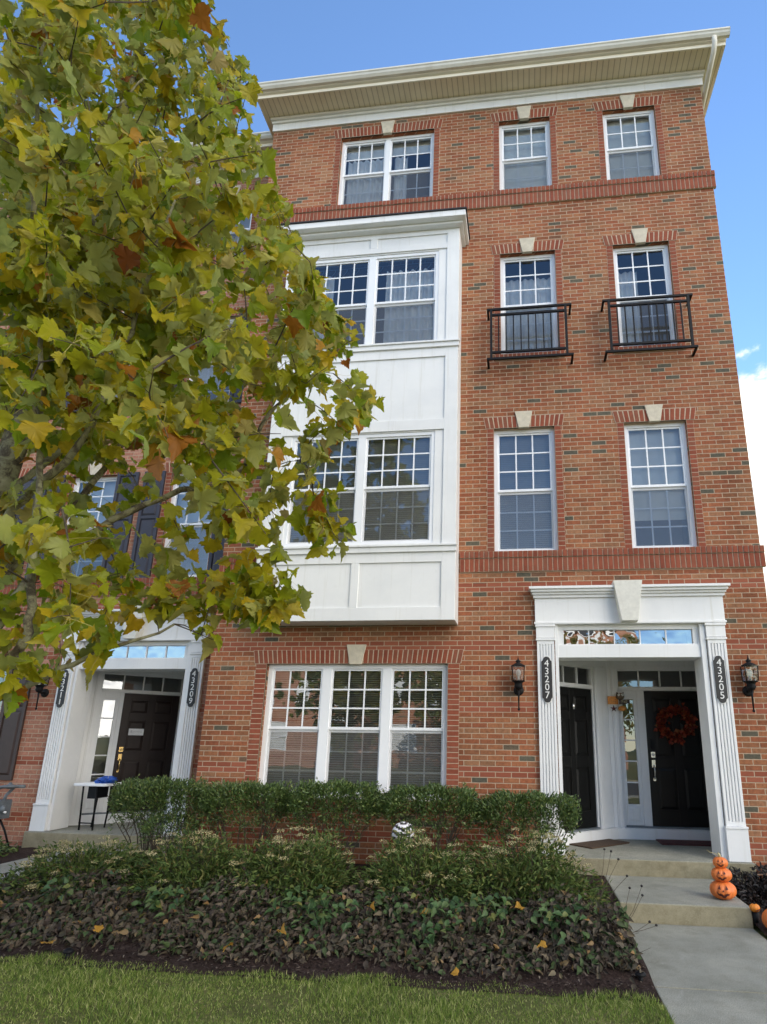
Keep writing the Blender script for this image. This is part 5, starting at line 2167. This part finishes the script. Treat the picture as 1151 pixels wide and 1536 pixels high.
LP, LA, LN, LS, LB = map(np.array, (LP, LA, LN, LS, LB))
uv, zc = proj_np(LP + LA / np.linalg.norm(LA, axis=1, keepdims=True) * LS[:, None] * .5)
fr = (zc > .3) & (uv[:, 0] > 0) & (uv[:, 0] < 1151) & (uv[:, 1] > -30) & (uv[:, 1] < 1536)
keep = (~fr | inside(uv, POLY)) & ((zc > 1.6) | ~fr)
LP, LA, LN, LS, LB = LP[keep], LA[keep], LN[keep], LS[keep], LB[keep]
print('leaves', len(LP), 'in frame', int(fr[keep].sum()))
tag(b.build('twigs', BARK_T, TREE), kind='stuff')
leaves('crown', T48[RNG.integers(0, 48, len(LP))], F48, LP, LA, LN, LS, LEAF, TREE)
T_STALK = ([(-.5, 0, 0), (.5, 0, 0), (.5, .55, .10), (-.5, .55, .10), (.5, 1, 0), (-.5, 1, 0)], [(0, 1, 2, 3), (3, 2, 4, 5)])
DV = LP - LB
leaves('leaf_stalks', *T_STALK, LB, DV, RNG.normal(size=DV.shape), np.linalg.norm(DV, axis=1), LSTALK, TREE, np.full(len(DV), .0028))

# ------------------------------------------------------------------ across the street (seen in the window panes)
def far_house(x0, x1, y, h, m, label):
    """brick row house facing +Y"""
    t = thing('row_house', label, 'house', ((x0 + x1) / 2, y, 0), 'houses across the street')
    ops = []
    cx = (x0 + x1) / 2
    for z0 in (3.9, 6.9):
        for x in (x0 + 1.2, cx - .5, x1 - 2.2):
            ops.append((x, x + 1.0, z0, z0 + 1.8))
    ops.append((x0 + 1.0, x0 + 3.2, .9, 2.7))
    ops.append((x1 - 2.2, x1 - 1.0, .2, 2.5))
    b = MB()
    wall_sheet(b, x0, x1, -.3, h, ops, y, -.12)
    b.box(x0, x1, y - 9, y - .3, -.3, h)
    b.build('wall', m, t)
    for a, c, d, e in ops[:-1]:
        f = MB()
        for q in ((a, a + .07, d, e), (c - .07, c, d, e), (a + .07, c - .07, e - .07, e), (a + .07, c - .07, d, d + .07), (a + .07, c - .07, (d + e) / 2 - .03, (d + e) / 2 + .03)):
            f.box(q[0], q[1], y - .09, y - .02, q[2], q[3])
        o = f.build('window', VINYL, t)
        f = MB()
        f.quad((a, y - .08, d), (c, y - .08, d), (c, y - .08, e), (a, y - .08, e))
        f.build('pane', BLINDD, o)
    a, c, d, e = ops[-1]
    f = MB()
    f.box(a + .1, c - .1, y - .11, y - .07, d, e - .1)
    f.build('door', DOORB, t)
    f = MB()
    f.box(a - .25, a + .08, y - .05, y + .06, .05, 2.7)
    f.box(c - .08, c + .25, y - .05, y + .06, .05, 2.7)
    f.box(a - .35, c + .35, y - .05, y + .1, 2.7, 3.2)
    f.build('door_surround', WHITE, t)
    f = MB()
    f.box(x0 - .1, x1 + .1, y - .02, y + .35, h - .35, h)
    f.build('cornice', WHITE, t)
    f = MB()
    f.add([(x0 - .2, y + .5, h), (x1 + .2, y + .5, h), (x1 + .2, y - 9.3, h), (x0 - .2, y - 9.3, h), (x0 - .2, y - 4.5, h + 2.6), (x1 + .2, y - 4.5, h + 2.6)], [(0, 1, 5, 4), (2, 3, 4, 5), (1, 2, 5), (3, 0, 4), (0, 3, 2, 1)])
    f.build('roof', ASPH, t)


far_house(-19, -10.5, -31, 9.6, BRICKP, 'rose brick row house across the street, left of three')
far_house(-10.3, -2.0, -31.5, 10.0, BRICK, 'red brick row house across the street, between two others')
far_house(-1.8, 6.6, -31, 9.6, BRICKP, 'rose brick row house across the street, right of three')


def street_tree(x, y, h, r, label):
    t = thing('street_tree', label, 'tree', (x, y, 0), 'trees across the street')
    b = MB()
    b.tube([(x, y, -.1), (x + .05, y, h * .3), (x, y + .1, h * .6), (x, y, h * .9)], [.16, .12, .08, .02], 10)
    rr = random.Random(int(x * 10))
    for i in range(9):
        a = rr.uniform(0, 6.3)
        z0 = h * rr.uniform(.25, .6)
        b.tube([(x, y, z0), (x + math.cos(a) * r * .7, y + math.sin(a) * r * .7, z0 + h * .22)], [.05, .012], 6)
    b.build('trunk', BARK, t)
    n = 2600
    d = rnd_dirs(n)
    P = d * (RNG.uniform(size=n) ** .4)[:, None] * np.array([r, r, h * .36]) * (1 + .2 * np.sin(d[:, 0] * 6 + x)[:, None]) + np.array([x, y, h * .62])
    leaves('crown', *T_OVAL, P, d + RNG.normal(0, .6, (n, 3)), RNG.normal(size=(n, 3)), RNG.uniform(.16, .3, n), OPPL, t, RNG.uniform(.12, .24, n))


street_tree(-8.8, -21.5, 7.5, 2.4, 'autumn tree across the street, leftmost of the three')
street_tree(-3.4, -22.0, 8.2, 2.6, 'tall autumn tree across the street, between the other two')
street_tree(3.6, -21.5, 7.0, 2.2, 'autumn tree across the street, rightmost of the three')

# a far-off wood closing the view beyond the gable end
n = 7000
x = RNG.uniform(2, 110, n)
y = 58 + RNG.uniform(-6, 8, n)
hgt = 5.5 + 2.2 * np.sin(x * .31) + 1.3 * np.sin(x * .83 + 1)
z = hgt * RNG.uniform(size=n) ** .6
tag(leaves('far_wood', *T_OVAL, np.stack([x, y, z], -1), rnd_dirs(n), rnd_dirs(n), RNG.uniform(.5, 1.0, n), OPPL, None, RNG.uniform(.4, .8, n)), kind='stuff')
